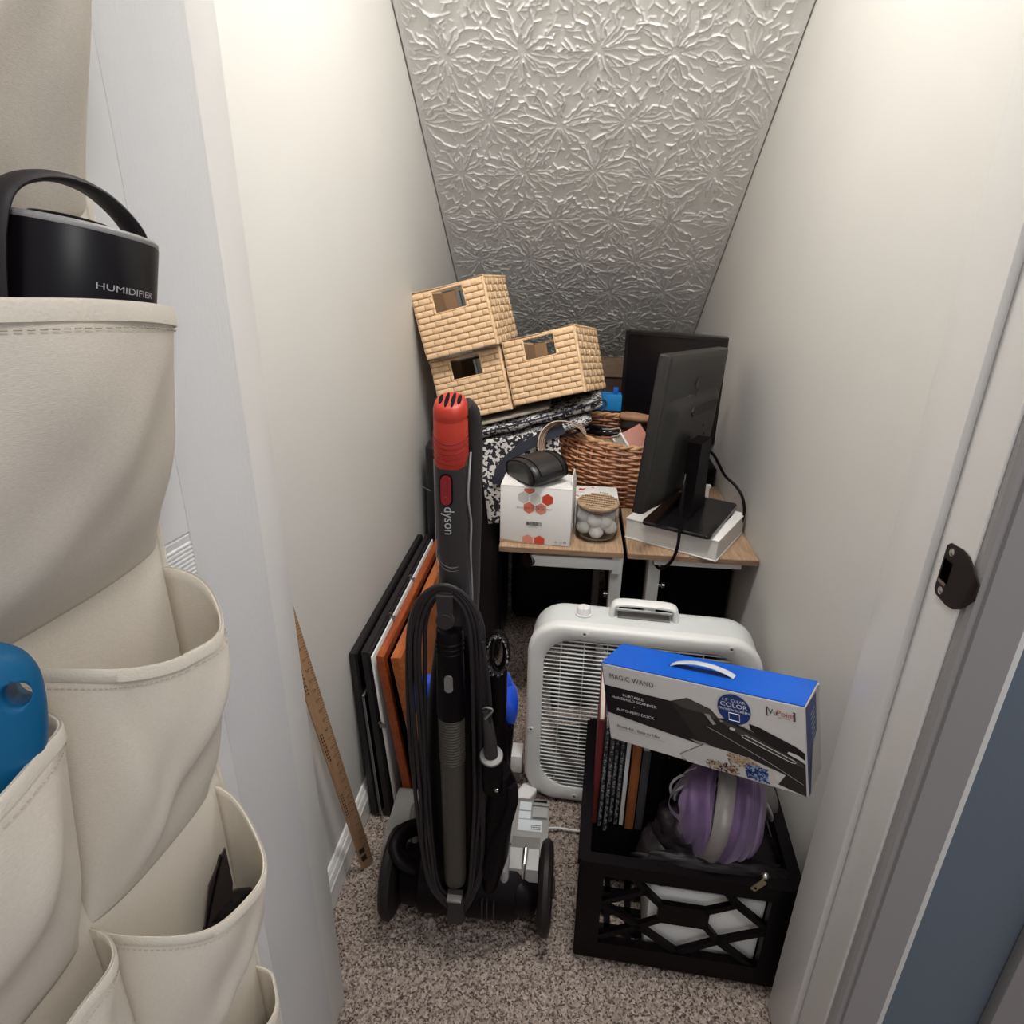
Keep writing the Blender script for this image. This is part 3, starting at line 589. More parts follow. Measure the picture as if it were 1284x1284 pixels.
# ---------------------------------------------------------------- box fan
FW, FD, FH = .509, .115, .487
fan = thing('box_fan', 'white box fan with rounded corners standing behind the black crate', 'fan', (-.071, 1.199, .004), (R(-1.86), R(-.3), R(-4.15)))
def rl(i, y, r, n=9): return [(a, y, b) for a, b in rrect(i, FW-i, i, FH-i, max(r-i*.6, .01), n)]
rr0 = .078
obj('front_frame', G().loft([rl(.037, .018, .092), rl(.037, .004, .092), rl(.031, .000, .090), rl(.010, -.002, rr0), rl(.003, .001, rr0), rl(0, .008, rr0), rl(0, .022, rr0), rl(.004, .024, rr0)], cap=False), white_p, fan, angle=50)
obj('shell', G().loft([rl(.004, .020, rr0), rl(.0035, .026, rr0), rl(.002, .092, rr0), rl(.002, .106, rr0), rl(.008, .114, rr0), rl(.030, .115, .09), rl(.030, .098, .09)], cap=False), fanshell, fan, angle=50)
def xr(z, i=.036, r=.0924):                      # half-open interior of the round-cornered mouth
    a, b, c = i, FW-i, r-i*.6; dz = max(0, (i+c)-z, z-(FH-i-c)); s = c-math.sqrt(max(0, c*c-min(dz, c)**2)); return a+s, b-s
for k in range(38):
    z = .0445+k*.01078; a, b = xr(z); obj('grille_slat', G().box(((a+b)/2, .010, z), (b-a+.004, .0045, .0030), bev=.0008, seg=1), white_p, fan)
for k in range(8):
    x = .075+k*.0513; zz = xr(x*FH/FW if 0 else x, .036)
    lo = .037+max(0, (xr(.037+.0)[0]*0)); 
    c = .0708; dx = max(0, (.036+c)-x, x-(FW-.036-c)); s = c-math.sqrt(max(0, c*c-min(dx, c)**2))
    obj('grille_rib', G().box((x, .0135, FH/2), (.0022, .004, FH-.072-2*s+.004)), white_p, fan)
for k in range(20):
    z = .06+k*.0195; a, b = xr(z); obj('rear_slat', G().box(((a+b)/2, .106, z), (b-a+.01, .004, .003)), fanshell, fan)
rot = obj('hub', G().lathe([(.02, 0), (.04, .004), (.043, .02), (.043, .05), (.02, .055)], 28, (FW/2, .045, FH/2), (0, 1, 0)), mid_gray, fan)
bl = mat('fan_blade', (.10, .10, .105), .4)
for k in range(5):
    a0 = k*2*PI/5+.3; g = G()
    g.grid(lambda u, v: (FW/2+(.04+.165*v)*math.cos(a0+(u-.5)*(1.0+.1*v)), .050+.035*u+.003*math.sin(u*PI), FH/2+(.04+.165*v)*math.sin(a0+(u-.5)*(1.0+.1*v))), 10, 8)
    b = obj('blade', g, bl, rot, angle=80); b.modifiers.new('thickness', 'SOLIDIFY').thickness = .003
obj('motor', G().lathe([(.03, 0), (.052, .006), (.055, .03), (.05, .04)], 24, (FW/2, .064, FH/2), (0, 1, 0)), dark_gray, fan)
kb = obj('speed_knob', G().lathe([(.0185, 0), (.0185, .003), (.0165, .004), (.0155, .016), (.0135, .0185), (.001, .019)], 32, (.118, .062, FH-.002)), white_p, fan)
obj('pointer', G().box((.118, .054, FH+.0172), (.003, .016, .002), bev=.0008), fanshell, kb)
g = G(); hp = [(.182, .075, FH-.004), (.184, .075, FH+.018), (.196, .075, FH+.029), (.25, .075, FH+.031), (.308, .075, FH+.029), (.320, .075, FH+.018), (.322, .075, FH-.004)]
g.tube(spline(hp, 5), .0072, 14, flat=2.2, up=(0, 1, 0)); obj('carry_handle', g, white_p, fan)
obj('handle_recess', G().box((.252, .075, FH-.0012), (.115, .030, .002), bev=.0008), mid_gray, fan)
for x, z in ((.125, FH-.017), (.435, FH-.017), (.013, .20), (.125, .017), (.435, .017)):
    sc = obj('screw_boss', G().lathe([(.008, 0), (.0075, .003), (.004, .0035), (.0038, .001)], 16, (x, .0005, z), (0, -1, 0)), white_p, fan); obj('screw', G().lathe([(.0035, 0), (.003, .001)], 12, (x, -.001, z), (0, -1, 0)), mid_gray, sc)

# ---------------------------------------------------------------- milk crate
CW, CD, CH = .37, .362, .258
cr = thing('milk_crate', 'black plastic lattice crate full of books and bags by the right wall', 'crate', (.057, .821, .004), (0, 0, R(-3.25)))
def face_lattice(nm, f, top=.258):
    """f maps (u along 0..1, v height, depth) to crate coordinates; the bar pattern is one moulded side"""
    g = G()
    def bar(a, b, wd=.011, th=.010):
        a, b = Vector((a[0]*CW/.37, a[1])), Vector((b[0]*CW/.37, b[1])); d = (b-a).normalized(); nrm = Vector((-d.y, d.x))*wd/2; a = a-d*wd*.3; b = b+d*wd*.3
        q = [a+nrm, b+nrm, b-nrm, a-nrm]; g.loft([[f(p.x, p.y, e) for p in q] for e in (0, th)])
    def rect(u0, u1, v0, v1, th=.014, e0=-.002): g.loft([[f(u, v, e) for u, v in ((u0, v0), (u1, v0), (u1, v1), (u0, v1))] for e in (e0, th)])
    rect(0, .37, .222, .245); rect(0, .37, .006, .050); rect(0, .042, .05, .224); rect(.328, .37, .05, .224)
    g.loft([[f(u, v, e) for u, v in ((-.001, .243), (.371, .243), (.371, top), (-.001, top))] for e in (-.006, .016)])
    c = {'a': (.118, .196), 'b': (.145, .168), 'c': (.226, .168), 'd': (.274, .196), 'e': (.252, .224), 'f': (.334, .146), 'g': (.231, .127), 'h': (.254, .097), 'i': (.332, .140), 'j': (.145, .128), 'k': (.112, .104), 'l': (.186, .050), 'm': (.318, .048), 'n': (.045, .062), 'o': (.095, .224), 'p': (.04, .150), 'q': (.06, .05)}
    for s in ('oa', 'ab', 'bc', 'cd', 'de', 'df', 'gh', 'hi', 'jk', 'kl', 'hl', 'hm', 'kn', 'ap', 'pk'): bar(c[s[0]], c[s[1]])
    rect(.143, .232, .124, .172, .010, .001)
    return obj(nm, g, black, cr, smooth=False)
face_lattice('front_side', lambda u, v, e: (u, e, v)); face_lattice('back_side', lambda u, v, e: (CW-u, CD-e, v))
face_lattice('left_side', lambda u, v, e: (e, CD-u*CD/CW, v), .2572); face_lattice('right_side', lambda u, v, e: (CW-e, u*CD/CW, v), .2572)
g = G()
for k in range(9): g.box((.02+k*.041, CD/2, .006), (.012, CD-.02, .010)); g.box((CW/2, .02+k*.040, .006), (CW-.02, .012, .010))
obj('bottom_grid', g, black, cr, smooth=False)
CRM = Matrix.Translation((.057, .821, .004)) @ Matrix.Rotation(R(-3.25), 4, 'Z')
def inc(x, y, z): return CRM @ Vector((x, y, z))
def incrate(nm, label, cat, x, y, z, rz=0, rx=0, ry=0, group=None): return thing(nm, label, cat, inc(x, y, z), (R(rx), R(ry), R(-3.25+rz)), group)
# white carton seen through the lattice
wb = incrate('white_carton', 'plain white carton seen through the lattice of the black crate', 'box', .128, .020, .013)
obj('carton', G().box((.10, .060, .087), (.20, .118, .174), bev=.002), white_paper, wb)
obj('lid_flap', G().box((.10, .06, .1755), (.198, .116, .002)), white_paper, wb)
bx = incrate('storage_box', 'black box at the bottom of the crate under the books', 'box', .014, .175, .013)
obj('tub', G().box((.09, .085, .068), (.178, .166, .136), bev=.004), black_matte, bx); obj('lid', G().box((.09, .085, .139), (.182, .170, .006), bev=.002), black, bx)
# books and notebooks standing in the crate, spines to the front
marble = ramp_mat('marbled_cover', 'noise', [(.44, (.015, .013, .015)), (.5, (.45, .45, .45)), (.56, (.012, .012, .013))], 130, .5, (1, 1, .6), distort=1.5, interp='EASE')
pages = mat('page_edges', (.62, .58, .50), .8)
tape = mat('cloth_tape', (.010, .009, .012), .6)
def book(label, x, y, z, th, dp, h, M, group=None, spine=None, nm='book', cat='book'):
    t = incrate(nm, label, cat, x, y, z, group=group)
    g = G(); g.box((.001, dp/2, h/2), (.002, dp, h)); g.box((th-.001, dp/2, h/2), (.002, dp, h))
    g.loft([[(a, b, zz) for a, b in ((0, .003), (th*.2, 0), (th*.8, 0), (th, .003), (th, .0045), (0, .0045))] for zz in (0, h)])
    obj('cover', g, M, t, smooth=False); obj('pages', G().box((th/2, dp/2+.001, h/2), (th-.004, dp-.007, h-.006)), pages, t, smooth=False)
    if nm == 'notebook': obj('spine_edge', G().box((.0008, -.0002, h/2), (.0016, .003, h)).box((th-.0006, -.0002, h/2), (.0012, .003, h)), tape, t, smooth=False)
    if spine: obj('spine_tape', G().box((th/2, .0005, h/2), (th*.7, .0022, h*.999)), spine, t, smooth=False)
    return t
tape = mat('cloth_tape', (.016, .015, .018), .6)
book('dark red hardback book at the left end of the crate', .0150, .172, .156, .0120, .165, .262, mat('dark_red_cloth', (.155, .018, .018), .6))
G4 = 'marbled notebooks in the crate'
book('black and white marbled notebook next to the dark red book', .0285, .166, .156, .0092, .16, .254, marble, G4, None, 'notebook', 'notebook')
book('black and white marbled notebook, second from the dark red book', .0395, .160, .152, .0092, .16, .249, marble, G4, None, 'notebook', 'notebook')
book('black and white marbled notebook, third from the dark red book', .0505, .178, .158, .0088, .15, .250, marble, G4, None, 'notebook', 'notebook')
book('black and white marbled notebook beside the thin white book', .0610, .174, .158, .0088, .15, .252, marble, G4, None, 'notebook', 'notebook')
book('thin white book between the notebooks and the orange brown book', .0730, .176, .156, .0075, .15, .225, white_paper)
book('orange brown hardback book in the middle of the crate', .0845, .168, .156, .0165, .16, .236, mat('orange_cloth', (.30, .095, .028), .6))
book('dark gray folder right of the orange brown book', .1040, .170, .156, .0150, .16, .200, mat('gray_board', (.055, .052, .056), .6), nm='folder', cat='folder')
for k in range(2): book(('thick black binder beside the dark gray folder', 'thick black binder nearest the purple bundle')[k], .1215+k*.032, .185, .156 if k == 0 else .156, .030, .155, .225-.012*k, black_matte, 'black binders in the crate', nm='binder', cat='binder')
# zippered black bag slumped over the carton, purple bundle wrapped in clear plastic
vinyl = mat('black_vinyl', (.009, .0065, .008), .5, spec=.3, bump=.3, bump_s=60)
zb = incrate('zip_bag', 'black soft bag with a brass zipper pull slumped inside the crate', 'bag', .24, .075, .224)
def blobf(c, r, sc, seed, amp):
    def f(u, v):
        a, b = u*2*PI, (v-.5)*PI*.998; d = Vector((math.cos(b)*math.cos(a), math.cos(b)*math.sin(a), math.sin(b)))
        k = 1+amp*noise.noise(d*2.2+Vector((seed, 0, 0)))+amp*.45*noise.noise(d*5.5+Vector((0, seed, 0)))
        return (c[0]+r*sc[0]*d.x*k, c[1]+r*sc[1]*d.y*k, c[2]+r*sc[2]*d.z*k)
    return f
g = G(); g.grid(blobf((-.055, .01, .042), .06, (.92, .95, .82), 3, .25), 40, 24, True)
g.grid(blobf((-.088, -.012, .004), .06, (.85, 1.0, .55), 6, .2), 32, 16, True)
g.grid(blobf((.0, -.046, .026), .06, (2.2, .34, .40), 9, .25), 48, 20, True)
g.grid(blobf((.04, .02, .012), .06, (1.3, 1.0, .24), 5, .2), 32, 16, True)
obj('body', g, vinyl, zb, angle=80)
zp = obj('zipper_slider', G().box((.066, -.074, .052), (.010, .007, .011), bev=.002).ball((.067, -.077, .057), .006), chrome, zb)
g = G(); c_, s_ = math.cos(R(-125)), math.sin(R(-125)); ol = [(u*c_-v*s_*1, u*s_+v*c_) for u, v in rrect(0, .028, -.0055, .0055, .002, 3)]
obj('zipper_pull', G().prism(ol, (.065, -.083, .052), (1, 0, 0), (0, 0, 1), .0018), mat('brass', (.42, .36, .24), .3, metal=.9), zp)
obj('pull_hole', G().lathe([(.0022, 0), (.0022, .0008)], 12, (.065+.021*c_, -.0851, .052+.021*s_), (0, -1, 0)), black_matte, zp)
pb = incrate('purple_bundle', 'purple and silver striped fabric roll wrapped in clear plastic', 'bundle', .238, .088, .318, 6, ry=14)
pu = mat('purple_satin', (.125, .072, .165), .42, noise_s=30, noise_a=.12, sheen=.3); pl_ = mat('lavender_satin', (.22, .16, .27), .38); gs_ = mat('silver_satin', (.26, .245, .225), .35)
def roll(x0, x1, M, rs_, n=14, amp=.05, nm='fabric'):
    def f(u, v):
        x = x0+(x1-x0)*v; k = (1-min(1, abs(x)/.081)**2.4)**.5; a = u*2*PI
        q = rs_*k*(1+amp*.6*math.sin(3*a+40*x)+amp*math.sin(x*260+2*math.sin(a))) - .004*((2*v-1)**6)
        return (x+.006*math.sin(2*a), q*.80*math.cos(a), q*math.sin(a))
    return obj(nm, G().grid(f, 40, n, True), M, pb, angle=80)
roll(-.078, -.034, pu, .094, 34, .085); roll(-.035, -.006, gs_, .098, 16, .018); roll(-.007, .026, pu, .098, 12, .02); roll(.025, .047, pu, .094, 10, .02); roll(.046, .0795, pl_, .096, 14, .012)
film = mat('wrap_film', (.9, .88, .92), .07, trans=1, ior=1.12)
def ff(u, v):
    x = -.08+.085*v; a = PI*.35+u*PI*1.3; q = .100*(1-min(1, abs(x)/.09)**2.6)**.5*(1+.05*noise.noise(Vector((u*9, v*7, 2)))+.03*noise.noise(Vector((u*30, v*24, 5))))
    return (x, q*.82*math.cos(a), q*math.sin(a))
obj('plastic_wrap', G().grid(ff, 46, 26), film, pb, smooth=True, angle=25)
sc_ = lambda p, k=.935: Vector((p[0]*k, p[1]*k, 1.25+(p[2]-1.25)*k))
cc = thing('white_cable', 'coiled white cable looping over the purple bundle in the crate', 'cable', sc_((.25, .98, .228)))
for k, (dx, dz, dy) in enumerate(((0, 0, 0), (.006, -.006, .012), (-.006, .003, .02), (.012, -.012, .026))):
    q = [sc_((x+dx*(1 if x < .3 else .3), y+dy, z+dz)) for x, y, z in ((.262, .99, .205), (.250, .98, .228), (.240, .98, .262), (.250, .975, .292), (.285, .965, .324), (.33, .965, .333), (.365, .965, .318), (.404, .97, .282), (.430, .98, .235), (.44, 1.0, .20))]
    if k > 1: q = q[:6]
    obj('strand', G().tube(spline(q, 8), .0024, 8), mat('cable_white', (.50, .48, .45), .45), cc, world=True)
st_ = thing('webbing_strap', 'dull gray webbing strap end at the right rim of the crate', 'strap', (.40, .99, .25))
obj('web', G().tube(spline([(.385, 1.00, .322), (.402, .985, .315), (.415, .970, .292), (.420, .962, .262), (.414, .968, .235)], 6), .012, 10, flat=.16, up=(0, 1, 0)), mat('gray_web', (.13, .125, .115), .8), st_, world=True)

# ---------------------------------------------------------------- handheld scanner carton lying askew on the crate
SW, SD, SH = .343, .078, .155
sb = thing('scanner_box', 'blue topped white scanner box tilted across the top of the black crate', 'box', (.103, .956, .4135), (R(-.7), R(-12.1), R(-31.8)))
bluec = mat('box_blue', (.006, .095, .52), .32, coat=.15, noise_s=6, noise_a=.06); navyc = mat('box_navy', (.010, .035, .16), .4)
offw = mat('box_offwhite', (.60, .58, .555), .5); blk = mat('box_black', (.010, .007, .009), .4)
obj('carton', G().box((SW/2, SD/2, SH/2), (SW, SD, SH), bev=.0015), offw, sb, smooth=False)
obj('top_panel', G().box((SW/2, SD/2, SH+.0008), (SW-.001, SD-.001, .002)), bluec, sb, smooth=False)
obj('back_panel', G().box((SW/2, SD+.0006, SH/2), (SW-.002, .001, SH-.002)), navyc, sb, smooth=False)
sd_ = obj('side_panel', G().box((SW+.0006, SD/2, SH/2), (.001, SD-.001, SH-.001)), offw, sb, smooth=False)
F = lambda nm, ol, M, off: flat(nm, ol, (0, 0, 0), (1, 0, 0), (0, 0, 1), M, sb, off)
Sd = lambda nm, ol, M, off: flat(nm, ol, (SW+.0012, 0, 0), (0, 1, 0), (0, 0, 1), M, sb, off)
Sd('side_print', [(0, .060), (.002, 0), (.012, 0), (.010, .055), (.030, .070), (.055, .085), (.058, .150), (0, .154)], navyc, .0003)
for j in range(7): Sd('side_text', [(.022+.001*j, .128-j*.0085), (.046, .130-j*.0085), (.046, .133-j*.0085), (.022+.001*j, .131-j*.0085)], mat('print_pale', (.35, .42, .55), .6), .0008)
obj('side_flap', G().box((-.0006, SD/2, SH/2), (.001, SD-.002, SH-.002)), navyc, sb, smooth=False)
obj('torn_tab', G().box((SW+.002, .074, SH-.008), (.001, .006, .014)), offw, sb, smooth=False)
F('black_band', [(.0008, .1121), (.1304, .1112), (.1594, .108), (.20, .085), (.1785, .0404), (.0012, .0562)], blk, .0004)
dk = mat('print_device', (.018, .016, .015), .4); dk2 = mat('print_device_top', (.055, .052, .045), .4)
F('device_body', [(.128, .111), (.1594, .1248), (.1985, .1143), (.2105, .101), (.2215, .103), (.2599, .0935), (.3418, .0575), (.3418, .0008), (.300, .0082), (.3123, .0289), (.2574, .0414), (.2221, .0434), (.205, .044), (.1785, .0404)], dk, .0007)
F('device_panel', [(.2599, .1047), (.2752, .1026), (.3295, .0838), (.3415, .0766), (.3415, .060), (.30, .068), (.262, .0945)], blk, .0009)
F('device_top', [(.133, .112), (.1594, .1242), (.1975, .1138), (.209, .100), (.197, .094), (.185, .104), (.150, .104)], dk2, .0011)
F('device_rail', [(.212, .097), (.222, .100), (.255, .088), (.3395, .0565), (.3395, .0505), (.25, .077)], dk2, .0011)
F('device_shine', [(.188, .1035), (.197, .1045), (.200, .097), (.207, .089), (.201, .086), (.195, .094)], mat('print_light', (.30, .29, .26), .4), .0015)
F('device_button', [(.230, .091), (.238, .0895), (.236, .085), (.228, .0865)], offw, .0015)
F('device_button', [(.212, .0985), (.217, .0995), (.219, .0965), (.214, .0955)], mat('print_light', (.3, .3, .3)), .0015)
g = G(); g.tube([(a, -.0012, b) for a, b in ((.2474, .0795), (.252, .0825), (.326, .0590), (.3285, .0555), (.322, .0545), (.250, .0765))], .0005, 5, True); obj('device_slot', g, mat('print_line', (.42, .41, .39)), sb)
g = G(); g.tube([(a, -.0012, b) for a, b in ((.190, .080), (.212, .073), (.29, .043), (.338, .021))], .0004, 5); obj('device_edge', g, mat('print_line2', (.20, .19, .18)), sb)
F('device_gloss', [(.318, .0730), (.333, .0700), (.3415, .0640), (.3415, .060), (.316, .0690)], offw, .0013)
F('shadow_print', [(.158, .0475), (.1785, .0404), (.20, .0436), (.185, .047)], mat('print_gray2', (.25, .24, .23)), .0009)
F('printed_page', [(.1372, .0115), (.1818, .0437), (.2221, .0434), (.2574, .0414), (.290, .0335), (.300, .010), (.2872, .004), (.20, .0010), (.150, .0008)], mat('print_page', (.52, .50, .47)), .0011)
F('page_edge', [(.1372, .0115), (.1382, .0110), (.1822, .0432), (.1815, .0440)], ink, .0014); F('page_edge', [(.1372, .0115), (.1378, .0108), (.151, .0008), (.149, .0008)], ink, .0014)
rb = random.Random(12)
def confetti(cx, cz, rx, rz, n, cols_, nm):
    for c_i, cM in enumerate(cols_):
        g = G()
        for k in range(n):
            x = cx+rb.uniform(-rx, rx); z = max(.002, cz+rb.uniform(-rz, rz)); a = rb.uniform(0, PI); L = rb.uniform(.002, .006); wd = rb.uniform(.0005, .0014)
            d = Vector((math.cos(a), 0, math.sin(a)))*L; nn = Vector((-math.sin(a), 0, math.cos(a)))*wd; c0 = Vector((x, -.0014-.0002*c_i, z))
            vs = [g._v(c0+p) for p in (-d-nn, d-nn, d+nn, -d+nn)]; g.bm.faces.new(vs)
        obj(nm, g, cM, sb, smooth=False)
F('tan_print', [(.222, .0425), (.257, .0405), (.275, .032), (.262, .018), (.235, .024)], mat('print_tan', (.36, .24, .15)), .0013)
confetti(.243, .032, .018, .008, 26, [mat('print_brown', (.16, .07, .03)), mat('print_tan2', (.5, .38, .26))], 'photo_print')
confetti(.268, .018, .015, .012, 42, [mat('print_blue', (.05, .14, .38)), mat('print_sky', (.30, .42, .62)), navyc], 'photo_print')
confetti(.212, .010, .026, .008, 26, [mat('print_darkred', (.22, .05, .03)), mat('print_dk', (.03, .025, .025)), mat('print_yel', (.42, .36, .24))], 'photo_print')
F('circle_badge', disc(.2377, .1245, .0265, 36), navyc, .0017)
wt = mat('print_white', (.72, .72, .72), .6); bt_ = mat('print_black', (.02, .018, .018), .6); rd_ = mat('print_red', (.40, .09, .045), .6)
T = lambda s, size, x, z, M, off=.0016, **k: text(s, size, (x, 0, z), (1, 0, 0), (0, 0, 1), M, sb, off=off, **k)
T('MAGIC WAND', .0135, .0140, .1290, bt_, space=1.04, sx=.94); T('PORTABLE', .0072, .0575, .0975, wt, align='CENTER', sx=1.2); T('HANDHELD SCANNER', .0072, .0580, .0895, wt, align='CENTER', sx=1.2); T('+', .007, .0580, .0785, wt, align='CENTER'); T('AUTO-FEED DOCK', .0072, .0585, .0660, wt, align='CENTER', sx=1.2)
T('Powerful.  Easy to Use', .0082, .0185, .0300, bt_, sx=1.12); F('rule', [(.020, .0268), (.1110, .0268), (.1110, .0264), (.020, .0264)], bt_, .0016)
for s, z, sz, q in (('1.5" CLEAR', .1375, .0065, 1.2), ('COLOR', .1280, .0105, 1.2), ('PREVIEW SCREEN', .1210, .0058, 1.1)): T(s, sz, .2377, z, wt, off=.0022, align='CENTER', sx=q)
g = G(); g.tube([(.2377+a, -.0022, .1105+b) for a, b in ((-.0085, -.006), (.0085, -.006), (.0085, .0068), (-.0085, .0068))], .0007, 4, True); obj('screen_icon', g, wt, sb)
T('Vu', .0135, .2905, .1318, bt_, sx=.92); T('Point', .0135, .3030, .1318, rd_, sx=.92); T('[', .0165, .2865, .1318, bt_); T(']', .0165, .3260, .1318, bt_); T('SOLUTIONS', .0034, .3045, .1278, rd_)
# handle in its slot
obj('handle_slot', G().prism([(.113, .033), (.122, .045), (.222, .045), (.230, .034), (.222, .031)], (0, 0, SH+.0019), (1, 0, 0), (0, 1, 0), .0006), navyc, sb, smooth=False)
obj('carry_handle', G().tube(spline([(.1175, .039, SH+.002), (.130, .039, SH+.008), (.155, .039, SH+.0135), (.172, .039, SH+.0145), (.190, .039, SH+.0135), (.214, .039, SH+.008), (.2265, .039, SH+.002)], 6), .0016, 10, flat=4.2, up=(0, 1, 0)), mat('clear_handle', (.62, .66, .70), .25, trans=.25), sb)

# ---------------------------------------------------------------- white plugs and cord on the carpet between vacuum and fan
ad = thing('outlet_adapter', 'small white boxy plug adapter on the carpet left of the fan', 'adapter', (-.092, 1.255, .006))
obj('block', G().box((0, 0, .060), (.028, .05, .052), bev=.003), white_p, ad); obj('base', G().box((.001, 0, .017), (.020, .04, .034), bev=.003), mid_gray, ad); obj('prong', G().box((.012, -.02, .02), (.006, .006, .012)), silver, ad)
pc = thing('power_plug', 'white power plug with a short cord lying behind the vacuum head', 'plug', (-.062, 1.188, .004), (0, 0, R(-28)))
obj('plug_body', G().loft([[(x*k, y, z*k2+.014) for x, z in rrect(-.02, .02, -.013, .013, .005, 4)] for y, k, k2 in ((-.038, 1, 1), (.012, 1, 1), (.03, .62, .75), (.034, .3, .4))]), white_p, pc)
obj('cord', G().tube(spline([(0, .032, .014), (-.012, .06, .012), (-.030, .10, .010), (-.038, .16, .008), (-.03, .22, .006)], 8), .0034, 8), white_p, pc)
wc = thing('extension_cord', 'thin white cord running along the carpet from vacuum to crate', 'cord', (.03, 1.10, .004))
obj('cord', G().tube(spline([(-.05, -.004, .006), (-.03, .003, .004), (-.005, .006, .003), (.02, .003, .004), (.05, .002, .006), (.085, .02, .004)], 8), .0026, 8), white_p, wc)
# ---------------------------------------------------------------- split-top rolling desk
lam = ramp_mat('laminate_oak', 'noise', [(.25, (.20, .115, .062)), (.5, (.34, .22, .135)), (.75, (.44, .31, .20))], 7, .45, (26, 2.2, 4), distort=.8, detail=5)
lam2 = ramp_mat('laminate_oak_right', 'noise', [(.25, (.22, .13, .07)), (.5, (.34, .22, .135)), (.75, (.44, .31, .20))], 7, .45, (22, 2.2, 4), rot=(0, 0, R(-38)), distort=.8, detail=5)
edge_m = ramp_mat('laminate_edge', 'noise', [(.3, (.17, .10, .06)), (.7, (.27, .17, .105))], 6, .5, (3, 3, 40))
dk_ = thing('rolling_desk', 'split top oak laminate desk on white steel legs behind the fan', 'desk', (.15, 1.68, .004))
def do(nm, g, M, parent=None, **k): return obj(nm, g, M, parent or dk_, world=True, **k)
for x0, x1, M in ((-.163, .1435, lam), (.1535, .465, lam2)):
    t = do('tabletop', G().box(((x0+x1)/2, 1.685, .5715-.0075), (x1-x0, .52, .015), bev=.0015), M)
    do('edge_band', G().box(((x0+x1)/2, 1.4245, .5635), (x1-x0-.003, .0012, .0125)), edge_m, t, smooth=False)
rail = do('rail', G().box((.025, 1.452, .530), (.215, .028, .030), bev=.002), white_metal)
do('rail_end', G().cyl((-.0835, 1.452, .527), (-.097, 1.440, .527), .0175, n=24), black, rail); do('rail_collar', G().cyl((-.078, 1.452, .528), (-.088, 1.452, .528), .0195, n=24), mid_gray, rail)
do('bracket', G().box((.1315, 1.49, .530), (.026, .10, .052), bev=.002), white_metal)
do('rail', G().box((.325, 1.452, .5465), (.21, .028, .018), bev=.002), white_metal)
for x in (.134, .2285): do('leg', G().box((x, 1.50, .276), (.030, .045, .53), bev=.002), white_metal)
for x in (.105, .27): do('leg', G().box((x, 1.86, .28), (.022, .03, .55), bev=.002), mid_gray)
for x in (.134, .2285): do('foot', G().box((x, 1.66, .030), (.032, .50, .024), bev=.003), white_metal)
for x, s in ((.12, -1), (.2455, 1)): do('knob', G().lathe([(.004, 0), (.004, .006), (.008, .008), (.008, .014), (.003, .016)], 14, (x, 1.49, .42 if s < 0 else .455), (s, 0, 0)), chrome)
do('cross_bar', G().box((.18, 1.86, .14), (.15, .02, .03)), mid_gray)

# white carton printed with hexagons
wx = thing('white_hexagon_box', 'white carton printed with red and gray hexagons at the left end of the desk', 'box', (-.1640, 1.452, .5725), (0, 0, R(-4.5)))
BW, BD, BH = .176, .118, .149
obj('carton', G().box((BW/2, BD/2, BH/2), (BW, BD, BH), bev=.002), mat('carton_white', (.70, .685, .655), .55), wx)
cwm = MATS['carton_white']
g = G(); g.loft([[(.001, 0, BH), (.001, .10, BH+.010), (.05, .105, BH+.007), (.10, .105, BH+.006), (BW-.001, .10, BH+.003), (BW-.001, 0, BH)], [(.001, 0, BH+.0015), (.001, .10, BH+.0125), (.05, .105, BH+.009), (.10, .105, BH+.008), (BW-.001, .10, BH+.0045), (BW-.001, 0, BH+.0015)]])
obj('lid_flap', g, cwm, wx, smooth=False)
obj('side_flap', G().loft([[(BW-.002, .015, BH+.002), (BW-.002, .105, BH+.002), (BW-.006, .095, BH+.024), (BW-.006, .030, BH+.020)], [(BW, .015, BH+.002), (BW, .105, BH+.002), (BW-.004, .095, BH+.024), (BW-.004, .030, BH+.020)]]), cwm, wx, smooth=False)
hexr, hexs, hexl = mat('hex_red', (.50, .055, .025), .5), mat('hex_salmon', (.56, .14, .085), .5), mat('hex_pale_salmon', (.55, .20, .15), .5)
hexg, hexw = mat('hex_gray', (.46, .46, .44), .5), mat('hex_pale', (.57, .57, .54), .5)
def bxy(cx, cy): return (cx-85)/1150*BW, (1010+80*(cx-85)/1150-cy)/970*BH
for nm_, cx, cy, M, z0, z1 in (('a', 848, 280, hexr, 0, 9), ('b', 460, 240, hexg, 0, 9), ('c', 652, 262, hexw, 0, 9), ('d', 555, 88, hexs, 0, .146), ('e', 553, 416, hexs, 0, 9), ('f', 745, 436, hexl, 0, 9), ('g', 545, 980, hexl, .002, 9), ('h', 735, 995, hexr, .002, 9)):
    u, v = bxy(cx, cy); ol = [(u+.0150*math.sin(k*PI/3), min(max(v+.0155*math.cos(k*PI/3), z0), z1)) for k in range(6)]
    flat('hexagon', ol, (0, 0, 0), (1, 0, 0), (0, 0, 1), M, wx, .0006)
iks = mat('soft_ink', (.09, .085, .085), .6)
def wt_(s, sz, cx, cy, **k): u, v = bxy(cx, cy); return text(s, sz, (u, 0, v), (1, 0, 0), (0, 0, 1), iks, wx, off=.0012, **k)
wt_('DESIGNED', .0056, 690, 408, align='CENTER', sx=1.2); wt_('ENGINEER YOUR LEGACY', .0062, 640, 440, align='CENTER', sx=1.22)
g = G(); rc_ = random.Random(3); x = bxy(515, 690)[0]; z = bxy(640, 690)[1]
while x < bxy(772, 690)[0]:
    wv = rc_.choice((.0005, .0009, .0013)); g.box((x, -.0008, z), (wv, .0004, .0095)); x += wv+rc_.choice((.0006, .0010))
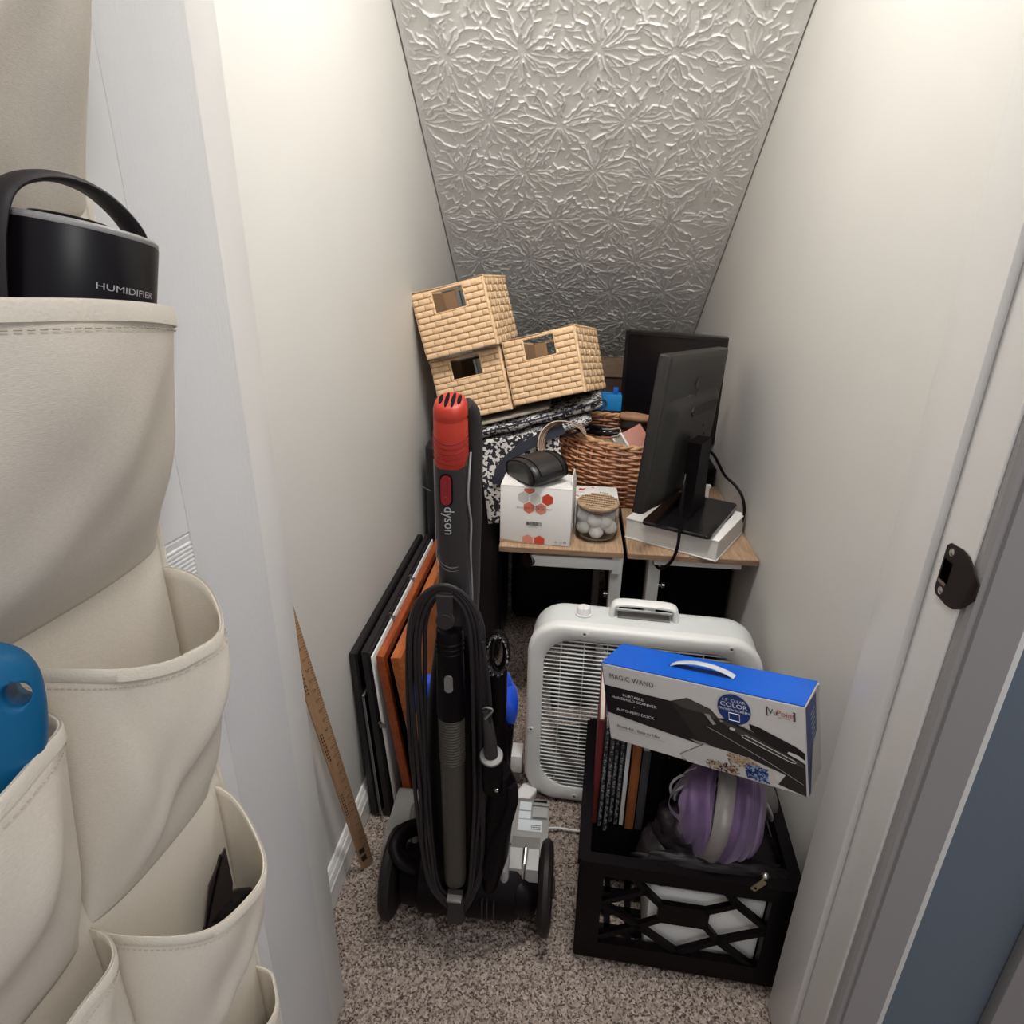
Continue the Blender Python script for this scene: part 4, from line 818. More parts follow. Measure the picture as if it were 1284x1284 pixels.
obj('barcode', g, ink, wx, smooth=False); wt_('X0027 84B1K2', .0030, 640, 752, align='CENTER'); wt_('NEW', .0026, 545, 752)
for cx in (1005, 1085, 1152):
    u, v = bxy(cx, 1012); g = G(); k_ = 3 if cx == 1005 else 8
    g.tube([(u+.0028*math.sin(a), -.0008, v+.0028*math.cos(a)) for a in [q*2*PI/k_ for q in range(k_)]], .0006, 4, True); obj('symbol', g, iks if cx != 1085 else hexg, wx)
flat('tape_strip', [(.0, .0), (.07, .0), (.07, .002), (.0, .008)], (0, 0, 0), (1, 0, 0), (0, 0, 1), mat('kraft', (.38, .25, .14), .6), wx, .0008)

# black leather pouch on that carton
leather = mat('black_leather', (.018, .017, .018), .33, bump=.25, bump_s=350)
po = thing('leather_pouch', 'black leather pouch with a flap lying on the white hexagon carton', 'pouch', (-.078, 1.500, .7315), (R(-3), R(-6), R(38)))
po.scale = (1.04, 1.50, 1.10)
prof = [(-.040, .004), (-.030, .0), (.028, .0), (.040, .006), (.044, .018), (.040, .034), (.026, .044), (.005, .050), (-.018, .050), (-.034, .042), (-.043, .028), (-.044, .013)]
prof = [(p.x, p.y) for p in spline([(a, b, 0) for a, b in prof], 4, True)]
obj('body', G().loft([[(x, y*k, .025+(z-.025)*k) for y, z in prof] for x, k in ((-.050, .55), (-.0505, .78), (-.047, .93), (-.036, .99), (0, 1.02), (.036, .99), (.047, .93), (.0505, .78), (.050, .5))]), leather, po, angle=60)
fl_ = [(x, y*1.03, .025+(z-.025)*1.045) for x in (0,) for y, z in prof]
def surf(x, i): y, z = prof[i % len(prof)]; k = 1.035-.00*abs(x); return (x, y*k, .025+(z-.025)*k)
idx = list(range(13, 42))
obj('flap', G().loft([[surf(x, i) for i in idx] for x in (-.030, -.026, .0, .026, .030)], closed=False, cap=False), leather, po, angle=60)
obj('flap_seam', G().tube([surf(-.031+.062*0, i) for i in idx], .0012, 6).tube([surf(.031, i) for i in idx], .0012, 6), black, po)
obj('gusset_piping', G().tube([(-.0475, y*.93, .025+(z-.025)*.93) for y, z in prof], .0014, 6, True).tube([(.0475, y*.93, .025+(z-.025)*.93) for y, z in prof], .0014, 6, True), black, po)
# small printed carton behind the jar
fb = thing('printed_carton', 'small flat white carton with red prints behind the glass jar', 'box', (.014, 1.586, .5725))
obj('carton', G().box((.060, .052, .0365), (.120, .104, .073), bev=.0015), white_paper, fb)
prr = mat('print_crimson', (.50, .03, .04), .6); prp = mat('print_pink', (.55, .25, .24), .6)
TP = lambda nm, ol, M: flat(nm, ol, (0, 0, .073), (1, 0, 0), (0, 1, 0), M, fb, .0006)
TP('print_mark', [(.015, .075), (.020, .083), (.026, .078), (.036, .086), (.030, .073), (.035, .064), (.025, .070), (.016, .062)], prr)
TP('print_mark', [(.052+.010*math.cos(a)*(1 if k % 2 else .6), .036+.011*math.sin(a)*(1 if k % 2 else .6)) for k, a in enumerate(np.linspace(0, 2*PI, 17)[:-1])], prr)
TP('print_mark', [(.050, .088), (.058, .088), (.057, .093), (.053, .095)], prr); TP('print_mark', [(.004, .020), (.014, .014), (.020, .020), (.010, .030)], prp)
for j in range(2): TP('print_line', [(.006, .046+.006*j), (.030, .046+.006*j), (.030, .0485+.006*j), (.006, .0485+.006*j)], hexg)
text('Vita', .018, (.066, .050, .073), (.93, -.3, 0), (.3, .93, 0), iks, fb, off=.0008, shear=.3)
# glass jar with a ribbed lid and cotton balls
jx, jy, jz = .0775, 1.518, .5725
jr = thing('glass_jar', 'clear glass jar of cotton balls with a ribbed wooden lid', 'jar', (jx, jy, jz))
outer = [(.001, .001), (.040, .001), (.050, .004), (.0535, .012), (.0540, .03), (.0540, .078), (.0525, .086)]
inner = [(.0505, .086), (.0518, .078), (.0518, .03), (.0512, .014), (.046, .007), (.030, .0055), (.001, .0055)]
obj('bowl', G().lathe(outer+inner, 56), glass, jr, angle=50)
lw = ramp_mat('lid_wood', 'noise', [(.3, (.34, .22, .125)), (.7, (.50, .36, .23))], 9, .6, (2, 20, 8))
lid = obj('lid', G().lathe([(.001, .0865), (.0525, .0865), (.0535, .089), (.0535, .093), (.052, .0945), (.001, .0945)], 56), lw, jr)
for k in range(7):
    y = -.045+k*.015; hw = math.sqrt(.0515**2-y*y); c_, s_ = math.cos(R(-14)), math.sin(R(-14))
    obj('lid_rib', G().box((-y*s_, y*c_, .0957), (2*hw, .0075, .0032), rot=(0, 0, R(-14)), bev=.0010), lw, lid)
    g = G(); n_ = int(2*hw/.0062)
    for q in range(n_):
        xx = -hw+.004+q*.0062; yy = y+.0068; 
        if xx*xx+yy*yy < .0515**2: g.box((xx*c_-yy*s_, xx*s_+yy*c_, .0955), (.0040, .0060, .0026), rot=(0, 0, R(-14)))
    obj('lid_groove', g, mat('lid_dark', (.055, .032, .018), .8), lid, smooth=False)
obj('lid_plug', G().lathe([(.001, .079), (.047, .079), (.048, .081), (.048, .0866), (.001, .0866)], 48), mat('plug_ring', (.40, .36, .30), .5, trans=.4), lid)
obj('tab', G().box((.0, -.0525, .0805), (.022, .002, .006), bev=.001), mat('tab_brown', (.10, .035, .02), .5), jr)
cot = mat('cotton', (.80, .79, .77), .95, bump=.5, bump_s=160, sheen=.4)
obj('paper_slip', G().box((-.034, -.018, .073), (.02, .002, .012), rot=(0, R(10), R(-20))), mat('yellow_paper', (.62, .50, .14), .7), jr)
cb = [(-.002, -.030, .0255), (-.032, -.012, .0315), (.032, -.012, .034), (-.006, -.028, .056), (-.031, -.012, .063), (.018, -.022, .052), (.030, .006, .062), (.004, .012, .030), (-.022, .024, .034), (.004, .016, .060), (-.018, .026, .064)]
cbl = ['lowest one at the front middle', 'lower one at the left side', 'lower one at the right side', 'large one above the lowest at front middle', 'upper one at the left side', 'upper one front right of the middle', 'upper one at the right side', 'one low in the center behind the front ones', 'low one at the back left', 'top one in the center', 'top one at the back left']
for k, (x, y, z) in enumerate(cb):
    g = G(); g.grid(blobf((0, 0, 0), .0195 if k else .0180, (1, 1, .97), k*3.1, .05), 24, 14, True)
    o = obj('cotton_ball', g, cot, smooth=True, angle=80); o.location = (jx+x, jy+y, jz+z-.001)
    tag(o, 'white cotton ball in the glass jar, ' + cbl[k], 'cotton ball', 'cotton balls in the jar')

# ---------------------------------------------------------------- thick white book under the front monitor
bk = thing('thick_book', 'thick white book lying under the front monitor stand', 'book', (.1500, 1.517, .5725), (0, 0, R(-29.3)))
W_, D_, H_ = .238, .215, .055
obj('back_cover', G().box((W_/2, D_/2, .0015), (W_, D_, .003), bev=.0008), white_paper, bk); obj('front_cover', G().box((W_/2, D_/2, H_-.0015), (W_, D_, .003), bev=.0008), white_paper, bk)
pgm = ramp_mat('page_block', 'noise', [(.35, (.55, .535, .50)), (.65, (.68, .665, .63))], 5, .85, (1, 1, 260))
obj('pages', G().box((W_/2+.0, D_/2, H_/2), (W_-.004, D_-.004, H_-.006)), pgm, bk, smooth=False)
flat('cover_mark', [(.205, .10), (.214, .10), (.214, .18), (.205, .18)], (0, 0, H_), (1, 0, 0), (0, 1, 0), ink, bk, .0006)
flat('cover_mark', [(.015, .06), (.028, .06), (.028, .10), (.015, .10)], (0, 0, H_), (1, 0, 0), (0, 1, 0), prp, bk, .0006)

def rb3_(x, y, z, sx, sy, sz, r): return [[(x+a, y+b, zz) for a, b in rrect(-sx/2+i, sx/2-i, -sy/2+i, sy/2-i, r, 5)] for zz, i in ((z, .01), (z+.006, .004), (z+sz, 0))]
# ---------------------------------------------------------------- two monitors
monb = mat('monitor_back', (.016, .0145, .0135), .42); scr = mat('screen', (.006, .0045, .006), .28); bezel = mat('bezel', (.010, .008, .009), .35)
mt = thing('monitor', 'black monitor turned away, its back to the door, standing on the white book', 'monitor', (.326, 1.545, .629), (0, 0, R(63.5)))
# local: x along the width, -y is the back face towards the door; z up from the book
MW, MH = .480, .362
mp = thing('panel_tmp', '', '', (0, 0, 0)); 
TM = Matrix.Translation((-.010, .070, .045)) @ Euler((R(3), R(4.2), 0)).to_matrix().to_4x4() @ Matrix.Translation((-.203, 0, 0))
bpy.data.objects.remove(mp)
def mo(nm, g, M, parent=None, **k):
    g.bm.transform(TM); return obj(nm, g, M, parent or mt, **k)
shell = mo('housing', G().loft([[(a, y, b) for a, b in rrect(i, MW-i, i, MH-i, .006, 3)] for i, y in ((0, .018), (0, .0), (.002, -.004), (.006, -.006), (.02, -.0065))]), monb, angle=25)
mo('bezel', G().loft([[(a, y, b) for a, b in rrect(i, MW-i, i, MH-i, .006, 3)] for i, y in ((.0, .0175), (.0, .0205), (.002, .0215), (.012, .0215), (.013, .0195))]), bezel, angle=25)
mo('screen', G().box((MW/2, .0195, MH/2), (MW-.026, .001, MH-.026)), scr, smooth=False)
# the swelling lower back, with the vent recess along its upper edge
def bulge(u, v):
    x = .012+(MW-.024)*u; z = .008+(.262-.008)*v; e = min(1, min(u, 1-u)/.16); e = e*e*(3-2*e); t = min(1, (1-v)/.13); t = t*t*(3-2*t); b = min(1, v/.10)
    return (x, -.0062-.017*e*t*(.55+.45*b), z-.055*(1-v)**2*0)
mo('rear_bulge', G().grid(bulge, 40, 30), monb, angle=60)
mo('vent', G().prism([(.170, .224), (.188, .212), (.385, .212), (.398, .234), (.38, .236), (.180, .236)], (0, -.0236, 0), (1, 0, 0), (0, 0, 1), .002), mat('vent_dark', (.012, .011, .010), .5))
emb = mat('emblem', (.060, .056, .050), .3)
g = G()
for s in (-1, 1):
    for k in range(3): g.tube([(MW/2+s*(.004+.007*k), -.0082, .272+.004*k), (MW/2+s*(.006+.007*k), -.0082, .300-.006*k)], .0011, 5)
g.tube([(MW/2-.020, -.0082, .268), (MW/2, -.0082, .256), (MW/2+.020, -.0082, .268)], .0009, 5)
mo('emblem', g, emb)
for q in ((.30, .175), (.322, .150), (.19, .160), (.212, .135)): mo('mount_hole', G().lathe([(.003, 0), (.003, .001)], 10, (q[0], -.0238, q[1]), (0, -1, 0)), black_matte)
obj('neck', G().loft([[(x*k, y, z) for x, y in ((-.052, -.004), (.052, -.004), (.048, .030), (-.048, .030))] for z, k, y in ((.010, 1.25, 0), (.05, 1.0, 0), (.20, .80, 0))]), black, mt)
obj('stand_base', G().loft([[(x*k, y*k, z) for x, y in rrect(-.130, .125, -.075, .095, .012, 4)] for z, k in ((.0015, .985), (.002, 1), (.008, 1), (.011, .985), (.012, .5))]), mat('base_gloss', (.008, .007, .008), .16), mt, angle=25)
obj('base_trim', G().tube([(-.115, -.0755, .009), (-.02, -.0755, .009)], .0012, 6).tube([(.02, -.0755, .009), (.11, -.0755, .009)], .0012, 6), mid_gray, mt)
def wtube(nm, P, r, M, parent): return obj(nm, G().tube(spline(P, 8), r, 10), M, parent, world=True)
wtube('cable', [(.275, 1.470, .765), (.270, 1.448, .735), (.268, 1.432, .69), (.268, 1.418, .64), (.266, 1.408, .605), (.259, 1.405, .575), (.248, 1.41, .553), (.234, 1.432, .532), (.225, 1.47, .528)], .0040, black, mt)
wtube('cable', [(.335, 1.60, .800), (.362, 1.60, .778), (.383, 1.62, .748), (.405, 1.625, .715), (.430, 1.61, .695), (.447, 1.59, .672), (.4535, 1.575, .640), (.4525, 1.58, .605), (.447, 1.60, .585), (.44, 1.64, .58)], .0038, black, mt)
m2 = thing('rear_monitor', 'black monitor with its blank screen facing out behind the front monitor', 'monitor', (.318, 2.145, .6245), (0, 0, R(-24)))
obj('housing', G().loft([[(a, y, b) for a, b in rrect(-.168+i, .168-i, .048+i, .388-i, .006, 3)] for i, y in ((.0, .0), (0, .022), (.02, .03), (.07, .045))]), monb, m2, angle=25)
obj('bezel', G().loft([[(a, y, b) for a, b in rrect(-.168+i, .168-i, .048+i, .388-i, .006, 3)] for i, y in ((.0, .001), (.0, -.004), (.002, -.0055), (.013, -.0055), (.014, -.002))], cap=False), bezel, m2, angle=25)
obj('screen', G().box((0, -.0015, .218), (.312, .001, .312)), scr, m2, smooth=False)
obj('neck', G().box((0, .035, .10), (.07, .02, .18), bev=.004), black, m2); obj('stand_base', G().loft([[(a*k, .03+b*k, z) for a, b in disc(0, 0, .09, 32, .07)] for z, k in ((.0, .98), (.006, 1), (.010, .9))]), black, m2)
pb2 = thing('black_chest', 'low black chest in the dark corner under the rear monitor', 'chest', (.315, 2.20, .004))
obj('body', G().box((0, 0, .30), (.29, .46, .60), bev=.006), black_matte, pb2); obj('lid', G().box((0, 0, .61), (.294, .47, .02), bev=.004), black, pb2)
bn = thing('dark_filler_box', 'black box added to darken the space under the right half of the desk', 'bin', (.378, 1.76, .004))  # added black filler so the wall below the desk stays dark
obj('tub', G().loft(rb3_(0, 0, 0, .168, .30, .48, .02)), black_matte, bn, angle=30); obj('rim', G().box((0, 0, .485), (.170, .304, .012), bev=.003), black, bn)
brk = thing('white_bracket', 'small white plastic stand on the desk behind the front monitor', 'bracket', (.398, 1.80, .5725))
obj('post', G().loft([[(x*k, y, z) for x, y in ((-.012, -.008), (.012, -.008), (.012, .008), (-.012, .008))] for z, k in ((.0, 1.5), (.006, 1.5), (.008, .9), (.045, .8), (.050, 1.2), (.054, 1.2))]), white_p, brk, angle=20)

# ---------------------------------------------------------------- wicker basket and what lies in it
wick = ramp_mat('wicker', 'noise', [(.3, (.24, .085, .038)), (.52, (.40, .17, .08)), (.75, (.58, .32, .17))], 22, .5, (1, 1, 5))
wick2 = ramp_mat('wicker_rim', 'noise', [(.3, (.36, .18, .08)), (.7, (.60, .36, .19))], 30, .5)
bcx, bcy, brx, bry, bz0 = .166, 1.832, .215, .140, .574
wk = thing('wicker_basket', 'reddish brown wicker basket of odds and ends between the totes and monitor', 'basket', (bcx, bcy, bz0))
def rimz(a): return .197 + .030*max(0, -math.cos(a))**1.5 - .018*max(0, -math.sin(a)) + .006*max(0, math.sin(a))
def bw(a, v, dr=0): k = .74+.30*math.sin(min(v, 1)*2.0)/.98-.06*v*v; return ((brx*k+dr)*math.cos(a), (bry*k+dr)*math.sin(a), rimz(a)*v)
NS = 30
for j in range(22):
    g = G(); v = (j+.4)/22; pts = []
    for i in range(NS*4):
        a = i*2*PI/(NS*4); pts.append(bw(a, v, .0042*math.cos(NS/2*a+PI*(j % 2))+.0006*math.sin(7*a+j)))
    g.tube(pts, .0040, 6, True); obj('weave_row', g, wick, wk)
g = G()
for i in range(NS): a = (i+.0)*2*PI/NS; g.tube([bw(a, v/8) for v in range(9)], .0032, 6)
o = obj('stakes', g, wick, wk)
for k in range(2): 
    obj('rim_braid', G().tube([tuple(Vector(bw(i*2*PI/120, 1.0))+Vector((.0035*math.cos(i*2*PI/120)*math.cos(i*1.1+k*PI), .0035*math.sin(i*2*PI/120)*math.cos(i*1.1+k*PI), .004+.0035*math.sin(i*1.1+k*PI)))) for i in range(120)], .0050, 7, True), wick2, wk)
obj('bottom', G().lathe([(.001, .002), (1, .002), (1, .010), (.001, .010)], 40, sx=brx*.74, sy=bry*.74), wick, wk)
# filling (brown paper) that carries the contents
fill = thing('brown_paper_padding', 'crumpled brown paper filling the bottom of the wicker basket', 'paper', (bcx, bcy, bz0+.012))
obj('padding', G().grid(blobf((0, 0, .062), 1, (.185, .112, .062), 4, .12), 40, 20, True), mat('kraft_dark', (.14, .085, .05), .8), fill, angle=60)
def inb(nm, label, cat, x, y, z, rot=(0, 0, 0)): return thing(nm, label, cat, (x, y, z), rot)
tanl = mat('tan_leather', (.30, .20, .125), .55, noise_s=30, noise_a=.08)
wl = inb('tan_pouch', 'tan leather pouch lying inside the wicker basket under the black sunglasses', 'pouch', .085, 1.80, .716, (R(6), R(6), R(-8)))
obj('body', G().loft([[(a*k, b*k, z) for a, b in rrect(-.055, .06, -.032, .034, .02, 5)] for z, k in ((0, .92), (.006, 1), (.018, 1), (.027, .93), (.029, .8))]), tanl, wl, angle=50); obj('stitch_edge', G().tube([(a, b, .012) for a, b in rrect(-.056, .061, -.033, .035, .02, 5)], .0015, 6, True), mat('dark_tan', (.16, .09, .05), .6), wl)
sg_ = inb('sunglasses_case', 'black glasses case on the tan pouch inside the wicker basket', 'case', .075, 1.855, .750, (R(4), R(2), R(-12)))
obj('shell', G().loft([[(x, y*k, z*k+.013) for y, z in disc(0, 0, .024, 20, .013)] for x, k in ((-.07, .3), (-.066, .7), (-.04, 1), (.04, 1), (.066, .7), (.07, .3))]), mat('gloss_black', (.006, .005, .007), .12), sg_); obj('lanyard', G().tube(spline([(.02, -.018, .024), (.045, -.028, .030), (.068, -.012, .03), (.07, -.03, .018), (.05, -.036, .010)], 7), .002, 7), mat('lanyard_pale', (.42, .32, .24), .6), sg_)
pk = inb('candy_packet', 'clear and pink packet leaning inside the wicker basket by the monitor', 'packet', .222, 1.805, .702, (R(-38), R(-18), R(34)))
obj('pink_card', G().box((0, 0, .045), (.070, .012, .10), bev=.002), mat('dusty_pink', (.44, .19, .15), .5), pk); obj('white_edge', G().box((-.0365, 0, .045), (.006, .016, .104), bev=.001), white_paper, pk)
obj('clear_front', G().box((-.052, .006, .048), (.026, .012, .096), bev=.003), mat('clear_film2', (.55, .52, .46), .15, trans=.5), pk)
g = G(); rk = random.Random(2)
for k in range(9): x = -.060+k*.0028; g.tube([(x, -.002+rk.uniform(-.003, .003), .005), (x+.004, -.004, .05+rk.uniform(-.01, .02))], .0012, 5)
obj('straws', g, mat('straw_yellow', (.55, .42, .20), .6), pk)
br = inb('wooden_brush', 'brown wooden brush lying across the back rim of the wicker basket', 'brush', .200, 1.935, .770, (0, R(3), R(-6)))
bwm = ramp_mat('brush_wood', 'noise', [(.3, (.22, .105, .05)), (.7, (.32, .175, .095))], 30, .6, (2, 8, 8))
obj('brush_back', G().loft([[(x, y*k, .014+z*k2) for y, z in disc(0, 0, .024, 20, .016)] for x, k, k2 in ((-.058, .2, .2), (-.055, .6, .6), (-.04, .95, .95), (-.01, 1, 1), (.02, .8, .85), (.035, .5, .6))]), bwm, br); obj('handle', G().loft([[(x, y*k, .014+z*k) for y, z in disc(0, 0, .014, 16, .011)] for x, k in ((.030, 1), (.06, 1.1), (.10, 1), (.108, .6))]), mat('handle_wood', (.17, .065, .028), .4), br)
obj('bristles', G().loft([[(a*k, b*k, z) for a, b in disc(-.015, 0, .038, 24, .02)] for z, k in ((-.016, .9), (.008, 1))]), mat('dark_bristle', (.03, .022, .02), .8), br)
# striped woven strap arching over the basket's left rim
sp_ = thing('striped_strap', 'cream woven strap with brown stripes arching over the left rim of the wicker basket', 'strap', (-.03, 1.68, .74))
strapm = mat('strap_cream', (.52, .42, .33), .85, bump=.4, bump_s=300); stripem = mat('strap_brown', (.20, .085, .05), .85)
arch = spline([(-.066, 1.672, .728), (-.078, 1.674, .757), (-.072, 1.680, .793), (-.048, 1.692, .815), (-.015, 1.702, .820), (.018, 1.712, .808), (.040, 1.722, .790)], 8)
wdir = Vector((.42, .75, -.28)).normalized()
def ribbon(off, half, th):
    loops = []
    for i, p in enumerate(arch):
        t = (arch[min(i+1, len(arch)-1)]-arch[max(i-1, 0)]).normalized(); wv = (wdir-t*wdir.dot(t)).normalized(); n = t.cross(wv)
        if n.z < 0 and i > 16: n = -n
        c = p+wv*off; loops.append([c-wv*half-n*th, c+wv*half-n*th, c+wv*half+n*th, c-wv*half+n*th])
    return G().loft(loops)
obj('web', ribbon(0, .019, .0012), strapm, sp_, world=True, angle=40)
for q in (-.0135, -.006, .006, .0135): obj('stripe', ribbon(q, .0016, .0017), stripem, sp_, world=True, angle=40)
obj('strap_end', G().prism([(-.012, 0), (.012, 0), (.016, .05), (-.008, .05)], (-.060, 1.668, .685), (1, 0, 0), (0, 0, 1), .003), strapm, sp_, world=True)

# ---------------------------------------------------------------- dark cases at the back left, folded totes, three woven storage baskets
sc1 = thing('upright_suitcase', 'tall black suitcase with rounded corners standing by the left wall behind the vacuum', 'suitcase', (-.308, 1.89, .004))
def rb3(x, y, z, sx, sy, sz, r): return [[(x+a, y+b, zz) for a, b in rrect(-sx/2+i, sx/2-i, -sy/2+i, sy/2-i, r, 5)] for zz, i in ((z, .02), (z+.006, .008), (z+.02, 0), (z+sz-.02, 0), (z+sz-.006, .008), (z+sz, .02))]
g = G(); g.loft(rb3(0, 0, .0, .222, .32, .735, .03)[:3]+[[(a, b, .02+.70*q/6) for a, b in [(p[0], p[1]) for p in rb3(0, 0, .0, .222, .32, .735, .03)[2]]] for q in range(1, 6)]+rb3(0, 0, .0, .222, .32, .735, .03)[3:])
for v_ in g.bm.verts:                                      # its soft top slumps to the right under the totes
    if v_.co.z > .6: q_ = min(max((v_.co.x+.070)/.045, 0), 1); v_.co.z -= .090*q_*q_*(3-2*q_)
obj('shell', g, mat('case_black', (.009, .007, .009), .38), sc1, angle=30)
obj('zip_line', G().tube([(a, -.12, b) for a, b in rrect(-.112, .112, .02, .60, .04, 6)], .0025, 6, True), black_matte, sc1)
obj('handle', G().tube(spline([(-.05, -.161, .60), (-.05, -.175, .605), (0, -.178, .607), (.05, -.175, .605), (.05, -.161, .60)], 5), .006, 8), black, sc1)
obj('loose_thread', G().tube(spline([(-.130, -.15, .605), (-.115, -.163, .600), (-.09, -.168, .590)], 6), .0007, 5), mid_gray, sc1)
sc2 = thing('back_suitcase', 'black case in the deep shadow below the folded totes, behind the desk', 'suitcase', (-.035, 2.16, .004))
obj('shell', G().loft(rb3(0, 0, 0, .30, .30, .775, .03)), MATS['case_black'], sc2, angle=30); obj('zip_line', G().tube([(a, -.10, b) for a, b in rrect(-.151, .151, .02, .755, .04, 6)], .0025, 6, True), black_matte, sc2)
floral = ramp_mat('floral_print', 'voronoi', [(0, (.015, .014, .020)), (.52, (.015, .014, .022)), (.56, (.60, .58, .55)), (1, (.66, .64, .61))], 140, .85, (1, 1, 1), interp='CONSTANT')
floral2 = ramp_mat('leaf_print', 'noise', [(.0, (.013, .012, .018)), (.49, (.013, .012, .018)), (.505, (.52, .50, .48)), (1, (.62, .60, .57))], 75, .85, (1, 1.0, 1), distort=1.2, detail=2)
floral3 = ramp_mat('leaf_print_fine', 'noise', [(.0, (.014, .013, .020)), (.47, (.02, .02, .03)), (.50, (.48, .46, .45)), (1, (.60, .58, .56))], 95, .85, (1, 1, 1.6), distort=1.6, detail=2)
def folded(nm, label, A, B, depth, thick, M, seed, drop=0):
    """a flat folded cloth: tilted slab, its front a row of rolled folds"""
    A, B = Vector(A), Vector(B); t = thing(nm, label, 'tote bag', A); ax = (B-A); L = ax.length; ax.normalize(); up = Vector((0, 1, 0)).cross(ax)*-1
    if up.z < 0: up = -up
    loops = []
    for i in range(31):
        u = i/30; c = A+ax*L*u; e = min(1, min(u, 1-u)/.03+.25); loop = []
        for q in range(20):
            a = q*2*PI/20; yy = (.5+.5*math.copysign(abs(math.cos(a))**.35, math.cos(a)))*depth; zz = math.copysign(abs(math.sin(a))**.8, math.sin(a))*thick/2*e
            wv = .004*noise.noise(Vector((u*7, yy*14, seed)))+.0022*math.sin(u*19+seed+yy*30)
            loop.append(c+Vector((0, yy+.006*noise.noise(Vector((u*5, seed, 1))), 0))+up*(zz+wv))
        loops.append(loop)
    obj('cloth', G().loft(loops), M, t, world=True, angle=70)
    return t, ax, up, L
t1, ax, up, L = folded('folded_tote', 'upper black and white patterned tote folded flat under the woven baskets', (-.325, 1.752, .738), (.082, 1.752, .861), .33, .034, floral2, 3)
obj('edge_binding', G().tube(spline([(-.31, 1.745, .752), (-.15, 1.744, .799), (0, 1.744, .846), (.075, 1.75, .873), (.092, 1.76, .862), (.080, 1.752, .842)], 8), .0028, 7), mat('navy_cloth', (.020, .022, .038), .8), t1, world=True)
t2, *_ = folded('folded_tote', 'lower black and white leaf patterned tote folded beneath the upper one', (-.315, 1.742, .6990), (.055, 1.742, .815), .28, .036, floral3, 8)
obj('edge_binding', G().tube(spline([(-.30, 1.732, .6885), (-.15, 1.732, .733), (0, 1.733, .779), (.05, 1.738, .795)], 8), .0028, 7), MATS['navy_cloth'], t2, world=True)
# third tote hanging down over the front, with its navy strap
ht = thing('hanging_tote', 'white on black floral tote hanging down behind the white hexagon carton', 'tote bag', (-.16, 1.70, .60))
def hang(u, v):
    x = (-.262+.036*v**.8)+(.225)*u; z = .752+.048*u-.245*v*(1-.06*u); y = 1.706+.010*math.sin(u*9+2*v)+.006*math.sin(v*8+u*3)-.012*v
    return (x, y, z)
h_ = obj('cloth', G().grid(hang, 30, 26), floral, ht, world=True, angle=80); h_.modifiers.new('thickness', 'SOLIDIFY').thickness = .004
nv = spline([(-.020, 1.700, .803), (-.070, 1.690, .782), (-.125, 1.686, .752), (-.170, 1.684, .713), (-.193, 1.682, .672), (-.200, 1.684, .640)], 8)
loops = []
for i, p in enumerate(nv):
    t = (nv[min(i+1, len(nv)-1)]-nv[max(i-1, 0)]).normalized(); wv = t.cross(Vector((0, 1, 0))).normalized()*.0135; n = Vector((0, .0018, 0)); loops.append([p-wv-n, p+wv-n, p+wv+n, p-wv+n])
obj('navy_strap', G().loft(loops), mat('navy_strap', (.026, .029, .045), .7), ht, world=True, label='dark navy strap')
# thin tan tray under the baskets
ty = thing('tan_board', 'thin grayish tan board under the woven baskets, on the patterned totes', 'board', (-.318, 1.757, .7665), (0, R(-16.3), 0))
obj('board', G().box((.135, .13, .004), (.265, .25, .008), bev=.003), ramp_mat('tan_felt', 'noise', [(.3, (.30, .255, .20)), (.7, (.40, .345, .28))], 60, .9), ty)

# woven seagrass storage baskets
sea = ramp_mat('seagrass', 'noise', [(.3, (.58, .37, .20)), (.7, (.74, .52, .32))], 45, .75, (1, 1, 1), bump=.3)
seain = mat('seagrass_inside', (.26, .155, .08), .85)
SWb, SDb, SHb = .204, .262, .174
strip_cache = {}
def strip_mesh(L, hgt):
    k = (round(L, 4), round(hgt, 4))
    if k not in strip_cache:
        g = G(); n = 6; loops = []
        for i in range(n+1):
            x = L*i/n; e = .0014+.0022*math.sin(PI*i/n)**.6
            loops.append([(x, .001, 0), (x, -e*.75, .0008), (x, -e, hgt*.35), (x, -e, hgt*.65), (x, -e*.75, hgt-.0008), (x, .001, hgt)])
        g.loft(loops, closed=False, cap=False); bmesh.ops.recalc_face_normals(g.bm, faces=g.bm.faces)
        me = bpy.data.meshes.new('weave_strip'); g.bm.to_mesh(me); g.bm.free()
        for p in me.polygons: p.use_smooth = True
        me.materials.append(sea); strip_cache[k] = me
    return strip_cache[k]
